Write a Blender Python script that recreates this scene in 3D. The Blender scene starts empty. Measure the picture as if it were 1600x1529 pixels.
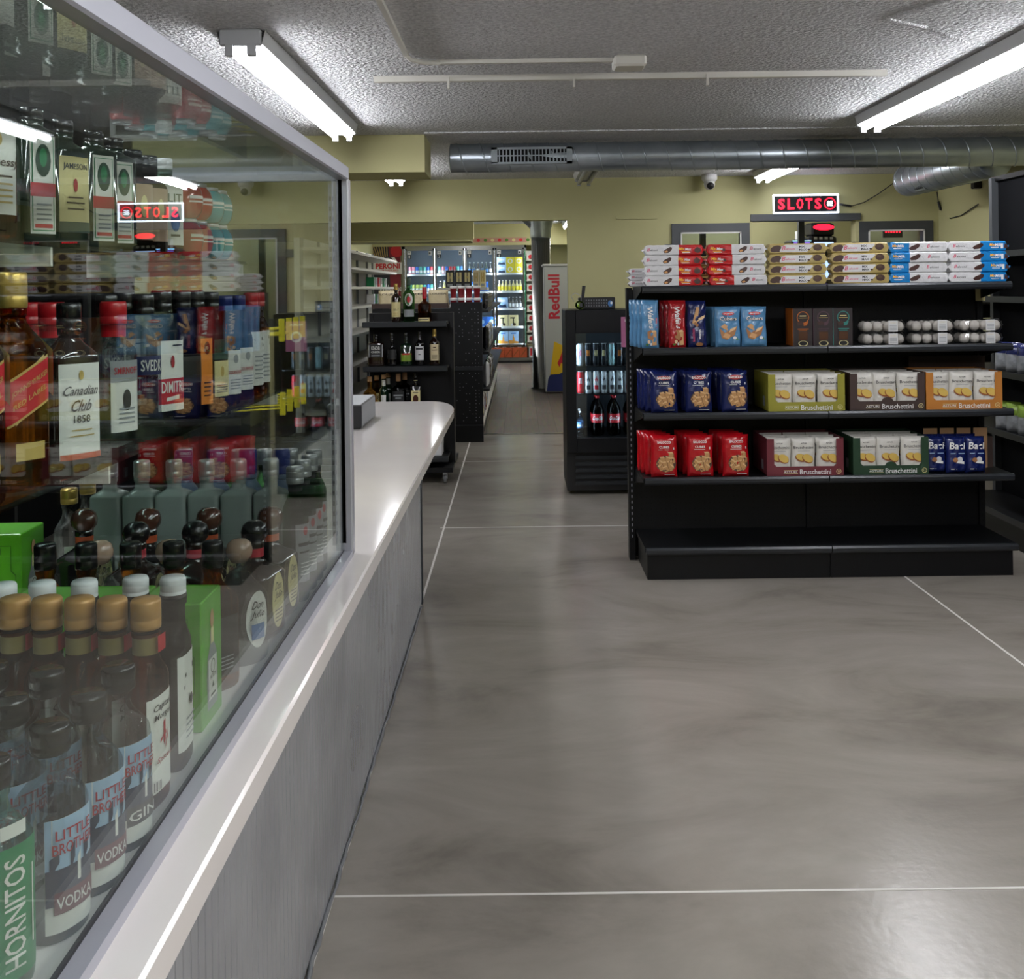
import bpy, math, random
from mathutils import Matrix, Vector
random.seed(7)
C = bpy.context.scene.collection
SC = bpy.context.scene
# ------------------------------------------------------------------ camera, world, exposure
H = 1.44; F = 1600.0; R_ = 0.013; VX, VY = 812.0, 452.0
cam = bpy.data.cameras.new('camera'); co = bpy.data.objects.new('camera', cam); C.objects.link(co)
cam.sensor_fit = 'HORIZONTAL'; cam.sensor_width = 36; cam.lens = 36 * F / 1600
cam.shift_x = -(VX - 800) / 1600; cam.shift_y = -(764.5 - VY) / 1600
cam.clip_start = 0.02; cam.clip_end = 60
co.matrix_world = Matrix.Translation((0, 0, H)) @ Matrix.Rotation(math.pi/2, 4, 'X') @ Matrix.Rotation(-R_, 4, 'Z')
SC.camera = co
w = bpy.data.worlds.new('world'); SC.world = w; w.use_nodes = True
w.node_tree.nodes['Background'].inputs[0].default_value = (0.6, 0.68, 0.8, 1)
w.node_tree.nodes['Background'].inputs[1].default_value = 0.12
SC.view_settings.view_transform = 'Standard'; SC.view_settings.look = 'None'
SC.view_settings.exposure = 0.0; SC.view_settings.gamma = 1
SC.cycles.max_bounces = 10; SC.cycles.transmission_bounces = 8; SC.cycles.transparent_max_bounces = 24
SC.cycles.glossy_bounces = 5; SC.cycles.diffuse_bounces = 4
SC.cycles.caustics_reflective = False; SC.cycles.caustics_refractive = False
SC.cycles.sample_clamp_indirect = 4; SC.cycles.sample_clamp_direct = 0
LAMP = 47.0            # strength of the fluorescent tubes

def at(px, py, Y):
    u, v = px - VX, py - VY
    return Vector(((u*math.cos(R_) - v*math.sin(R_)) * Y / F, Y, H - (u*math.sin(R_) + v*math.cos(R_)) * Y / F))
def atx(px, py, Y): return at(px, py, Y).x
def atz(px, py, Y): return at(px, py, Y).z

# ------------------------------------------------------------------ materials
def srgb(h):
    if isinstance(h, str):
        h = h.lstrip('#'); c = [int(h[i:i+2], 16)/255 for i in (0, 2, 4)]
    else: c = [x/255 for x in h]
    return tuple([(x/12.92 if x <= .04045 else ((x+.055)/1.055)**2.4) for x in c] + [1])
MATS = {}
def M(name, col='#888888', rough=.5, metal=0, emit=0, trans=0, ior=1.45, bump=None, vary=None, coat=0, spec=None, ecol=None):
    if name in MATS: return MATS[name]
    m = bpy.data.materials.new(name); m.use_nodes = True; n = m.node_tree; b = n.nodes['Principled BSDF']
    b.inputs['Base Color'].default_value = srgb(col); b.inputs['Roughness'].default_value = rough
    b.inputs['Metallic'].default_value = metal
    if emit: b.inputs['Emission Color'].default_value = srgb(ecol or col); b.inputs['Emission Strength'].default_value = emit
    if trans: b.inputs['Transmission Weight'].default_value = trans; b.inputs['IOR'].default_value = ior
    if coat: b.inputs['Coat Weight'].default_value = coat; b.inputs['Coat Roughness'].default_value = .08
    if spec is not None: b.inputs['Specular IOR Level'].default_value = spec
    if bump or vary:
        tc = n.nodes.new('ShaderNodeTexCoord')
    if bump:
        s, st, d = bump
        t = n.nodes.new('ShaderNodeTexNoise'); t.inputs['Scale'].default_value = s; t.inputs['Detail'].default_value = 3
        n.links.new(tc.outputs['Object'], t.inputs['Vector'])
        bp = n.nodes.new('ShaderNodeBump'); bp.inputs['Strength'].default_value = st; bp.inputs['Distance'].default_value = d
        n.links.new(t.outputs['Fac'], bp.inputs['Height']); n.links.new(bp.outputs['Normal'], b.inputs['Normal'])
    if vary:
        s, c2 = vary
        t = n.nodes.new('ShaderNodeTexNoise'); t.inputs['Scale'].default_value = s; t.inputs['Detail'].default_value = 5
        n.links.new(tc.outputs['Object'], t.inputs['Vector'])
        r = n.nodes.new('ShaderNodeValToRGB'); r.color_ramp.elements[0].position = .35; r.color_ramp.elements[1].position = .68
        r.color_ramp.elements[0].color = srgb(col); r.color_ramp.elements[1].color = srgb(c2)
        n.links.new(t.outputs['Fac'], r.inputs['Fac']); n.links.new(r.outputs['Color'], b.inputs['Base Color'])
    MATS[name] = m; return m
def pane(name, tint, base=.04):
    """thin clear sheet: passes light straight through, mirrors by Schlick's law at each face"""
    m = bpy.data.materials.new(name); m.use_nodes = True; n = m.node_tree; n.nodes.clear()
    o = n.nodes.new('ShaderNodeOutputMaterial'); mx = n.nodes.new('ShaderNodeMixShader')
    tr = n.nodes.new('ShaderNodeBsdfTransparent'); gl = n.nodes.new('ShaderNodeBsdfGlossy')
    tr.inputs[0].default_value = srgb(tint); gl.inputs['Roughness'].default_value = 0.0; gl.inputs['Color'].default_value = (1, 1, 1, 1)
    lw = n.nodes.new('ShaderNodeLayerWeight'); lw.inputs[0].default_value = .5
    p = n.nodes.new('ShaderNodeMath'); p.operation = 'POWER'; p.inputs[1].default_value = 5
    q = n.nodes.new('ShaderNodeMath'); q.operation = 'MULTIPLY_ADD'; q.inputs[1].default_value = 1-base; q.inputs[2].default_value = base
    n.links.new(lw.outputs['Facing'], p.inputs[0]); n.links.new(p.outputs[0], q.inputs[0]); n.links.new(q.outputs[0], mx.inputs[0])
    n.links.new(tr.outputs[0], mx.inputs[1]); n.links.new(gl.outputs[0], mx.inputs[2]); n.links.new(mx.outputs[0], o.inputs[0])
    MATS[name] = m; return m
def F_(name, col, rough=.2, bump=(30, .8, .007)): return M(name, col, rough, bump=bump, coat=.3)   # printed plastic film

def floor_mat():
    m = bpy.data.materials.new('polished_concrete'); m.use_nodes = True; n = m.node_tree; b = n.nodes['Principled BSDF']
    tc = n.nodes.new('ShaderNodeTexCoord'); mp = n.nodes.new('ShaderNodeMapping'); mp.inputs['Scale'].default_value = (.75, 1.5, 1)
    n.links.new(tc.outputs['Object'], mp.inputs[0])
    t = n.nodes.new('ShaderNodeTexNoise'); t.inputs['Scale'].default_value = 1.5; t.inputs['Detail'].default_value = 12; t.inputs['Roughness'].default_value = .62; t.inputs['Distortion'].default_value = .7
    n.links.new(mp.outputs[0], t.inputs['Vector'])
    r = n.nodes.new('ShaderNodeValToRGB'); e = r.color_ramp.elements
    e[0].position = .28; e[0].color = srgb('#6f6a62'); e[1].position = .7; e[1].color = srgb('#98928a')
    e2 = e.new(.45); e2.color = srgb('#888279')
    n.links.new(t.outputs['Fac'], r.inputs['Fac']); n.links.new(r.outputs['Color'], b.inputs['Base Color'])
    t2 = n.nodes.new('ShaderNodeTexNoise'); t2.inputs['Scale'].default_value = 42; t2.inputs['Detail'].default_value = 2
    n.links.new(tc.outputs['Object'], t2.inputs['Vector'])
    bp = n.nodes.new('ShaderNodeBump'); bp.inputs['Strength'].default_value = .35; bp.inputs['Distance'].default_value = .0015
    n.links.new(t2.outputs['Fac'], bp.inputs['Height']); n.links.new(bp.outputs['Normal'], b.inputs['Normal'])
    b.inputs['Roughness'].default_value = .23
    MATS['polished_concrete'] = m; return m
def plank_mat():
    m = bpy.data.materials.new('vinyl_plank'); m.use_nodes = True; n = m.node_tree; b = n.nodes['Principled BSDF']
    tc = n.nodes.new('ShaderNodeTexCoord'); mp = n.nodes.new('ShaderNodeMapping'); mp.inputs['Rotation'].default_value = (0, 0, math.pi/2)
    n.links.new(tc.outputs['Object'], mp.inputs[0])
    br = n.nodes.new('ShaderNodeTexBrick'); br.inputs['Scale'].default_value = 1; br.inputs['Brick Width'].default_value = 1.2; br.inputs['Row Height'].default_value = .18
    br.inputs['Mortar Size'].default_value = .003; br.inputs['Color1'].default_value = srgb('#5d534b'); br.inputs['Color2'].default_value = srgb('#7d736a'); br.inputs['Mortar'].default_value = srgb('#3a332e')
    n.links.new(mp.outputs[0], br.inputs['Vector'])
    t = n.nodes.new('ShaderNodeTexNoise'); t.inputs['Scale'].default_value = 6; mp2 = n.nodes.new('ShaderNodeMapping'); mp2.inputs['Scale'].default_value = (6, .4, 1)
    n.links.new(tc.outputs['Object'], mp2.inputs[0]); n.links.new(mp2.outputs[0], t.inputs['Vector'])
    mx = n.nodes.new('ShaderNodeMixRGB'); mx.blend_type = 'OVERLAY'; mx.inputs[0].default_value = .5
    n.links.new(br.outputs['Color'], mx.inputs[1]); n.links.new(t.outputs['Color'], mx.inputs[2]); n.links.new(mx.outputs[0], b.inputs['Base Color'])
    b.inputs['Roughness'].default_value = .38
    MATS['vinyl_plank'] = m; return m
floor_mat(); plank_mat()
M('popcorn', '#e4e5e7', .95, bump=(48, 1.0, .035), vary=(60, '#c0c1c4'))
M('ceiling_patch', '#bfc0c1', .95, bump=(60, .5, .01))
M('yellow_wall', '#bab688', .8, bump=(150, .15, .002), vary=(1.2, '#b4b082'))
M('soffit_under', '#8b8468', .85)
M('joint', '#cfccc6', .6)
M('dark_paint', '#1a1b1d', .8); M('dark_wall', '#07080b', .85, spec=.1)
M('black_steel', '#06070a', .45, spec=.3, bump=(200, .1, .001)); M('black_steel_lip', '#2a2d31', .3, metal=.3)  # lip colour lightened to carry the highlight along shelf edges
M('black_hole', '#030304', .9); M('hole_light', '#8d9098', .6)
M('white_steel', '#d5d3cb', .45); M('white_plastic', '#dcdcdc', .4); M('grey_plastic', '#6e7073', .5); M('dark_plastic', '#18191c', .35)
M('counter_white', '#e9e4e1', .09, coat=.5, vary=(3, '#e3ddda'))
M('anodised', '#b4b6c0', .3, metal=.45); M('seal', '#0b0b0d', .5)
M('corrugated', '#c2c4ca', .24, metal=.45, vary=(2.5, '#a8aab0'))
M('galvanised', '#b3bcc3', .33, metal=.8, vary=(5, '#a0a9b0')); M('galv_dark', '#444a4f', .5, metal=.7)
M('brushed', '#9a9b98', .25, metal=.95)
M('housing', '#c6c8ca', .4); M('housing_end', '#a5a7aa', .5)
M('tube', '#ffffff', .4, emit=LAMP, ecol='#fbfbff'); M('tube_off', '#9fa19f', .4)
M('frame_grey', '#3d4043', .5); M('frame_line', '#d9d9d6', .4)
M('white', '#e8e8e6', .5); M('black', '#0a0a0b', .5); M('red', '#c01722', .4)
M('gold_cap', '#b98a4e', .35, metal=.15); M('gold_foil', '#b79a50', .3, metal=.6); M('silver_cap', '#b9bcc0', .3, metal=.6)
M('white_cap', '#e4e4e6', .4); M('black_cap', '#111113', .25, coat=.4); M('blue_cap', '#1d2b6b', .3); M('red_cap', '#b01420', .3, coat=.3)
M('brown_cap', '#4d2f25', .15, coat=.7); M('tan_cap', '#a58a77', .25, coat=.4); M('cork', '#b08a62', .8)
M('band_red', '#b8404a', .4); M('band_orange', '#b4512f', .4); M('band_olive', '#857747', .4)
M('lab_white', '#dcdcd6', .5); M('lab_cream', '#d8cc94', .5); M('lab_grey', '#8b8f92', .5); M('lab_black', '#17181a', .4)
M('lab_navy', '#1b2350', .4); M('lab_red', '#b3202a', .4); M('lab_green', '#1f7a4c', .4); M('lab_orange', '#d8812c', .4)
M('ink', '#26262a', .5); M('ink_red', '#a3202c', .5); M('ink_blue', '#3f6fa6', .5); M('sky_print', '#9db9d4', .5); M('mountain', '#1f2c46', .5)
M('maroon', '#5c2230', .5); M('yellow', '#e2cf1d', .45); M('gold_ink', '#b9a05b', .4); M('dk_green', '#1d3a2a', .4); M('brown_ink', '#4a3522', .5)
M('neon_red', '#ff2a3c', .4, emit=3.4, ecol='#ff1830'); M('neon_white', '#ffffff', .4, emit=4, ecol='#dfeaff')
M('neon_blue', '#9ad8ff', .4, emit=3, ecol='#8fd0ff')
M('screen_blue', '#a9c8ff', .4, emit=1.6); M('screen_purple', '#8a6ce0', .4, emit=1.0); M('led_cool', '#ffffff', .4, emit=24, ecol='#e4f0ff')
M('led_fridge', '#ffffff', .4, emit=55, ecol='#d8ecff'); M('cooler_in', '#6d757e', .6); M('cooler_dark', '#2a3138', .6)
def G(name, col, rough=0.0, ior=1.34, k=.6):
    """bottle glass: partly bends light, partly lets it straight through so that light reaches what stands behind"""
    m = M(name, col, rough, trans=1, ior=ior); n = m.node_tree; b = n.nodes['Principled BSDF']; o = n.nodes['Material Output']
    tr = n.nodes.new('ShaderNodeBsdfTransparent'); c = srgb(col); k = .74 if min(c[:3]) > .6 else k; tr.inputs[0].default_value = tuple([x**.6 for x in c[:3]] + [1])
    mx = n.nodes.new('ShaderNodeMixShader'); mx.inputs[0].default_value = k
    n.links.new(b.outputs[0], mx.inputs[1]); n.links.new(tr.outputs[0], mx.inputs[2]); n.links.new(mx.outputs[0], o.inputs[0])
    return m
G('g_clear', '#eef2f2'); G('g_vodka', '#dfe6e8'); G('g_amber', '#b8691d'); G('g_rum', '#8d3f16'); G('g_dark', '#3a1f12'); G('g_cola', '#1c1210')
G('g_green', '#5f9a62'); G('g_black', '#181417'); G('g_teal', '#bfe0cf'); G('g_gold', '#d9a14e')
M('frosted', '#a6b1ad', .25, trans=.35, ior=1.3); M('frosted_blue', '#6f86a6', .3, trans=.3)
M('bottle_black', '#0b0a0c', .08, coat=1); M('bottle_dkgreen', '#0d2214', .08, coat=1); M('bottle_brown', '#1d0f0a', .08, coat=1)
pane('case_glass', '#f4f8f6'); pane('shelf_glass', '#c2cfca'); pane('fridge_glass', '#e6ecee'); pane('clear_shell', '#f2f4f4', .06)

# ------------------------------------------------------------------ mesh builder
_TXT = {}
def text_geo(s, bold=0):
    k = (s, bold)
    if k in _TXT: return _TXT[k]
    cu = bpy.data.curves.new('t', 'FONT'); cu.body = s; cu.size = 1; cu.resolution_u = 2; cu.offset = bold
    cu.align_x = 'CENTER'; cu.align_y = 'CENTER'
    o = bpy.data.objects.new('t', cu); me = o.to_mesh()
    v = [tuple(x.co) for x in me.vertices]; f = [tuple(p.vertices) for p in me.polygons]
    o.to_mesh_clear(); bpy.data.objects.remove(o); bpy.data.curves.remove(cu)
    if v:
        x0 = min(a[0] for a in v); x1 = max(a[0] for a in v); y0 = min(a[1] for a in v); y1 = max(a[1] for a in v)
        v = [((a[0]-(x0+x1)/2), (a[1]-(y0+y1)/2)) for a in v]; dims = (x1-x0, y1-y0)
    else: dims = (1, 1)
    _TXT[k] = (v, f, dims); return _TXT[k]
def sgp(x, p): return math.copysign(abs(x)**p, x)
class MB:
    def __init__(s): s.v = []; s.f = []; s.m = []; s.mats = []; s.sm = []
    def mi(s, mat):
        if mat not in s.mats: s.mats.append(mat)
        return s.mats.index(mat)
    def add(s, vs, fs, mat, smooth=False, X=None):
        b = len(s.v)
        s.v += [tuple(X @ Vector(v)) if X is not None else tuple(v) for v in vs]
        for i, f in enumerate(fs):
            s.f.append(tuple(b+j for j in f)); s.m.append(s.mi(mat[i] if isinstance(mat, (list, tuple)) else mat)); s.sm.append(smooth)
        return s
    def box(s, x0, x1, y0, y1, z0, z1, mat, X=None):
        if x0 > x1: x0, x1 = x1, x0
        if y0 > y1: y0, y1 = y1, y0
        if z0 > z1: z0, z1 = z1, z0
        vs = [(x, y, z) for z in (z0, z1) for y in (y0, y1) for x in (x0, x1)]
        return s.add(vs, [(0, 2, 3, 1), (4, 5, 7, 6), (0, 1, 5, 4), (2, 6, 7, 3), (0, 4, 6, 2), (1, 3, 7, 5)], mat, X=X)
    def bbox(s, x0, x1, y0, y1, z0, z1, mat, b=.003):
        """box with chamfered edges"""
        P = []
        for (ax, ay, zz) in ((b, b, z0), (0, 0, z0+b), (0, 0, z1-b), (b, b, z1)):
            X0, X1, Y0, Y1 = x0+ax, x1-ax, y0+ay, y1-ay
            P.append([(X0+b, Y0, zz), (X1-b, Y0, zz), (X1, Y0+b, zz), (X1, Y1-b, zz), (X1-b, Y1, zz), (X0+b, Y1, zz), (X0, Y1-b, zz), (X0, Y0+b, zz)])
        return s.loft(P, mat)
    def loft(s, rings, mat, caps=True, smooth=False, closed=True, X=None):
        n = len(rings[0]); vs = [p for r in rings for p in r]; fs = []; ms = []
        for i in range(len(rings)-1):
            mm = mat[i] if isinstance(mat, list) else mat
            for j in range(n if closed else n-1):
                k = (j+1) % n; fs.append((i*n+j, i*n+k, (i+1)*n+k, (i+1)*n+j)); ms.append(mm)
        if caps and closed:
            fs.append(tuple(range(n))[::-1]); ms.append(ms[0]); fs.append(tuple((len(rings)-1)*n+j for j in range(n))); ms.append(ms[-2] if len(ms) > 1 else ms[0])
        return s.add(vs, fs, ms, smooth, X)
    def lathe(s, prof, mat, n=20, c=(0, 0, 0), smooth=True, caps=True, X=None):
        rings = [[(c[0]+r*math.cos(2*math.pi*j/n), c[1]+r*math.sin(2*math.pi*j/n), c[2]+z) for j in range(n)] for r, z in prof]
        return s.loft(rings, mat, caps, smooth, X=X)
    def tube(s, pts, r, mat, n=8, smooth=True):
        rings = []; pts = [Vector(p) for p in pts]; prev = None
        for i, p in enumerate(pts):
            d = (pts[min(i+1, len(pts)-1)] - pts[max(i-1, 0)]).normalized()
            if prev is None:
                a = d.cross(Vector((0, 0, 1)))
                if a.length < .05: a = d.cross(Vector((1, 0, 0)))
            else: a = prev - d*prev.dot(d)
            a.normalize(); prev = a; b = d.cross(a)
            rr = r[i] if isinstance(r, (list, tuple)) else r
            rings.append([tuple(p + a*rr*math.cos(2*math.pi*j/n) + b*rr*math.sin(2*math.pi*j/n)) for j in range(n)])
        return s.loft(rings, mat, True, smooth)
    def sheet(s, fn, u0, u1, v0, v1, nu, nv, mat, smooth=True):
        vs = [fn(u0+(u1-u0)*i/nu, v0+(v1-v0)*j/nv) for j in range(nv+1) for i in range(nu+1)]
        fs = [(j*(nu+1)+i, j*(nu+1)+i+1, (j+1)*(nu+1)+i+1, (j+1)*(nu+1)+i) for j in range(nv) for i in range(nu)]
        return s.add(vs, fs, mat, smooth)
    def poly(s, pts, mat, fn): return s.add([fn(*p) for p in pts], [tuple(range(len(pts)))], mat)
    def oval(s, cx, cz, a, b, mat, fn, n=18, rot=0):
        c, q = math.cos(rot), math.sin(rot)
        return s.poly([(cx+a*math.cos(t)*c-b*math.sin(t)*q, cz+a*math.cos(t)*q+b*math.sin(t)*c) for t in [2*math.pi*i/n for i in range(n)]], mat, fn)
    def rect(s, x0, x1, z0, z1, mat, fn, n=1):
        return s.sheet(lambda a, b: fn(a, b), x0, x1, z0, z1, n, 1, mat, False)
    def ring(s, cx, cz, r0, r1, mat, fn, n=20, a0=0, a1=2*math.pi):
        P = [(cx+r*math.cos(a0+(a1-a0)*i/n), cz+r*math.sin(a0+(a1-a0)*i/n)) for i in range(n+1) for r in (r0, r1)]
        return s.add([fn(*p) for p in P], [(2*i, 2*i+1, 2*i+3, 2*i+2) for i in range(n)], mat)
    def text(s, t, cx, cz, w, h, mat, fn, shear=0, rot=0, bold=.01):
        v, f, (dx, dy) = text_geo(t, bold)
        if not v: return s
        sx = w/dx; sz = (h/dy) if h else sx
        c, q = math.cos(rot), math.sin(rot); P = []
        for a, b in v:
            x = a*sx + shear*b*sz; z = b*sz
            P.append(fn(cx + x*c - z*q, cz + x*q + z*c))
        return s.add(P, f, mat)
    def mesh(s, name):
        me = bpy.data.meshes.new(name); me.from_pydata(s.v, [], s.f)
        for m in s.mats: me.materials.append(MATS[m])
        me.polygons.foreach_set('material_index', s.m); me.polygons.foreach_set('use_smooth', s.sm)
        me.update(); return me
    def build(s, name, parent=None, loc=None, rz=0):
        o = bpy.data.objects.new(name, s.mesh(name)); C.objects.link(o); o.parent = parent
        if loc is not None: o.location = loc
        if rz: o.rotation_euler.z = rz
        return o
def fy(y=0, x=0, z=0): return lambda a, b: (x+a, y, z+b)          # drawing plane that faces -Y
def fx(x=0, y=0, z=0, sgn=1): return lambda a, b: (x, y+sgn*a, z+b)   # drawing plane that faces +X (sgn 1) or -X (sgn -1)
def thing(name, label, cat, loc=(0, 0, 0), rz=0, group=None, rx=0, ry=0):
    o = bpy.data.objects.new(name, None); C.objects.link(o); o.location = loc; o.rotation_euler = (rx, ry, rz)
    o.empty_display_size = .05
    return tag(o, label, cat, group)
def tag(o, label, cat, group=None):
    o['label'] = label; o['category'] = cat
    if group: o['group'] = group
    return o
def struct(o): o['kind'] = 'structure'; return o
class Kind:
    """meshes of one kind of thing; put() links a separate object (with its parts) for every instance"""
    def __init__(s, name, cat, parts, single=False): s.name, s.cat, s.parts, s.single = name, cat, [(n, b.mesh(n), p) for n, b, p in parts], single
    def put(s, loc, label, group=None, rz=0, rx=0, ry=0, sc=None, name=None):
        if s.single:
            r = bpy.data.objects.new(name or s.name, s.parts[0][1]); C.objects.link(r)
            r.location = loc; r.rotation_euler = (rx, ry, rz); tag(r, label, s.cat, group)
        else:
            r = thing(name or s.name, label, s.cat, loc, rz, group, rx, ry); made = []
            for n, me, p in s.parts:
                o = bpy.data.objects.new(n, me); C.objects.link(o); o.parent = r if p is None else made[p]; made.append(o)
        if sc: r.scale = sc
        return r
PI = math.pi
NTH = ['nearest', 'second', 'third', 'fourth', 'fifth', 'sixth', 'seventh', 'eighth', 'ninth', 'tenth', 'eleventh', 'twelfth']
ORD = ['first', 'second', 'third', 'fourth', 'fifth', 'sixth', 'seventh', 'eighth', 'ninth', 'tenth', 'eleventh', 'twelfth']
LEV4 = ['bottom', 'second from bottom', 'second from top', 'top']
# ------------------------------------------------------------------ room shell
CEIL = 2.52; YB = 10.0
XL, XR, YF = -2.9, 4.1, -3.2
b = MB(); b.box(XL, XR+.1, YF, 10.2, -.12, 0, 'polished_concrete'); struct(b.build('floor'))
b = MB(); b.box(XL, 1.25, 10.2, 20.9, -.12, 0, 'vinyl_plank'); b.box(1.25, XR+.1, 10.2, 12.8, -.12, 0, 'vinyl_plank')
o = struct(b.build('floor'))
b = MB(); b.box(XL, .5, 10.18, 10.23, -.01, .006, 'brushed'); struct(b.build('trim_1'))
# joint lines let into the concrete
b = MB()
b.box(-.47, XR, 2.435, 2.443, -.01, .0008, 'joint'); b.box(-.50, XR, 6.205, 6.215, -.01, .0008, 'joint'); b.box(-.50, .6, 8.6, 8.608, -.01, .0008, 'joint')
b.box(1.876, 1.886, YF, 10.1, -.01, .0008, 'joint')
b.add([(-.456-.005, 0, .0008), (-.456+.005, 0, .0008), (-.492+.006, 10.15, .0008), (-.492-.006, 10.15, .0008)], [(0, 1, 2, 3)], 'joint')
struct(b.build('trim_2'))
b = MB(); b.box(XL, XR+.1, YF, 7.08, CEIL, CEIL+.12, 'popcorn'); b.box(XL, XR+.1, 7.08, 10.15, CEIL+.0, CEIL+.12, 'popcorn')
struct(b.build('ceiling'))
b = MB(); b.box(-.64, XR, 6.98, 7.08, CEIL-.009, CEIL, 'popcorn'); struct(b.build('trim_6'))
b = MB(); b.box(XL, 1.25, 10.15, 20.9, 2.74, 2.84, 'popcorn'); b.box(1.25, XR+.1, 10.15, 12.8, 2.52, 2.62, 'ceiling_patch'); struct(b.build('ceiling'))
b = MB(); b.box(XL-.1, XL, YF, 7.0, 0, CEIL, 'dark_paint'); b.box(XL-.1, XL, 7.0, 21, 0, 2.74, 'yellow_wall'); struct(b.build('wall_left'))
b = MB(); b.box(XR, XR+.1, YF, 12.8, 0, CEIL, 'yellow_wall'); struct(b.build('wall_right'))
b = MB(); b.box(XL, XR, YF-.1, YF, 0, CEIL, 'yellow_wall'); struct(b.build('wall_front'))
# wall at Y = 10 with the wide opening on the left and three openings on the right
b = MB(); T = .15
zt = 2.115
b.box(XL, .475, YB, YB+T, zt, 2.8, 'yellow_wall')
b.box(.475, 1.50, YB, YB+T, 0, 2.8, 'yellow_wall')
W1, W2, D0, D1, W3, W4 = 1.50, 2.24, 2.28, 3.29, 3.33, 4.0
b.box(W1, W2, YB, YB+T, 2.06, 2.52, 'yellow_wall'); b.box(W1, W2, YB, YB+T, 0, 1.1, 'yellow_wall')
b.box(W2, D0, YB, YB+T, 0, 2.52, 'yellow_wall'); b.box(D0, D1, YB, YB+T, 2.14, 2.52, 'yellow_wall')
b.box(D1, W3, YB, YB+T, 0, 2.52, 'yellow_wall'); b.box(W3, W4, YB, YB+T, 2.06, 2.52, 'yellow_wall'); b.box(W3, W4, YB, YB+T, 0, 1.1, 'yellow_wall')
b.box(W4, XR, YB, YB+T, 0, 2.52, 'yellow_wall')
struct(b.build('wall_back'))
b = MB(); b.box(.95, 1.35, YB-.012, YB, 2.11, 2.135, 'yellow_wall'); struct(b.build('trim_3'))
b = MB(); b.box(D0-.02, D1+.04, YB-.03, YB+T, 2.075, 2.14, 'frame_grey'); struct(b.build('trim_4'))
def win(n, x0, x1, z0, z1):
    t = struct(bpy.data.objects.new(n, None)); C.objects.link(t)
    f = MB(); w_ = .085
    for a in ((x0, x0+w_, z0, z1), (x1-w_, x1, z0, z1), (x0+w_, x1-w_, z1-w_, z1), (x0+w_, x1-w_, z0, z0+w_)): f.box(a[0], a[1], YB-.02, YB+.1, a[2], a[3], 'frame_grey')
    f.box(x0-.07, x0, YB-.018, YB, z1-.28, z1-.2, 'frame_grey')
    i0, i1, j1 = x0+w_, x1-w_, z1-w_
    for a in ((i0, i0+.014, z0+w_, j1), (i1-.014, i1, z0+w_, j1), (i0, i1, j1-.014, j1)): f.box(a[0], a[1], YB-.03, YB-.02, a[2], a[3], 'frame_line')
    f.build('window_frame', t)
    g = MB(); g.box(i0, i1, YB+.03, YB+.036, z0+w_, j1, 'fridge_glass'); g.build('window_pane', t)
win('window_1', W1-.01, W2+.01, 1.1, 2.06); win('window_2', W3-.01, W4+.04, 1.1, 2.06)
# the booth behind those openings
b = MB(); b.box(1.35, XR, 12.6, 12.7, 0, 2.52, 'yellow_wall'); b.box(1.25, 1.35, 10.15, 20.9, 0, 2.74, 'yellow_wall'); struct(b.build('wall_booth'))
b = MB(); b.box(2.98, 3.04, 10.9, 10.96, 0, 2.52, 'frame_grey'); struct(b.build('column_booth'))
b = MB(); b.box(1.93, 1.99, 10.9, 10.96, 0, 2.52, 'frame_grey'); struct(b.build('column_booth'))
# soffits
b = MB(); x1 = -.645
b.box(XL, x1, 7.08, 7.57, 2.26, CEIL, 'yellow_wall'); struct(b.build('soffit_left'))
b = MB(); b.box(XL, -.51, 11.5, 11.62, 2.015, 2.74, 'yellow_wall'); b.box(XL, -.62, 13.2, 13.8, 2.07, 2.2, 'yellow_wall'); struct(b.build('soffit_back'))
# far wall of the back room with the cooler bank
YC = 20.3
b = MB(); b.box(XL, 1.25, YC+.85, YC+.95, 0, 2.74, 'yellow_wall'); b.box(XL, 1.25, YC-.02, YC+.35, 2.32, 2.74, 'yellow_wall'); struct(b.build('wall_far'))

# ceiling details: raceway, thin rail, patches
b = MB()
b.box(-.512, -.49, 2.2, 4.66, CEIL-.02, CEIL-.001, 'white_steel'); b.tube([(-.5, 4.64, CEIL-.014), (-.49, 4.72, CEIL-.014), (-.44, 4.78, CEIL-.014), (-.36, 4.80, CEIL-.014)], .012, 'white_steel')
b.box(-.38, .45, 4.79, 4.812, CEIL-.02, CEIL-.001, 'white_steel')
tag(b.build('cable_raceway'), 'thin white cable raceway bending across the textured ceiling', 'raceway')
b = MB(); b.bbox(.45, .60, 4.72, 4.86, CEIL-.055, CEIL-.001, 'white_steel', .01); tag(b.build('junction_box'), 'small square white box on the ceiling where the raceway ends', 'junction box')
b = MB(); b.box(-.72, 1.86, 5.14, 5.175, CEIL-.03, CEIL-.0, 'white_steel')
for x in (-.35, .28, .95): b.box(x, x+.012, 5.13, 5.15, CEIL-.07, CEIL-.01, 'white_steel')
tag(b.build('ceiling_rail'), 'long straight white rail fixed flat across the ceiling', 'rail')
b = MB()
for p in ([(1.72, 4.3), (2.05, 4.62), (3.4, 4.9)], [(1.72, 4.3), (1.5, 4.15), (1.9, 3.4), (2.6, 3.0)]):
    b.tube([(x, y, CEIL+.006) for x, y in p], .014, 'popcorn', 8)
struct(b.build('trim_5'))

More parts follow.
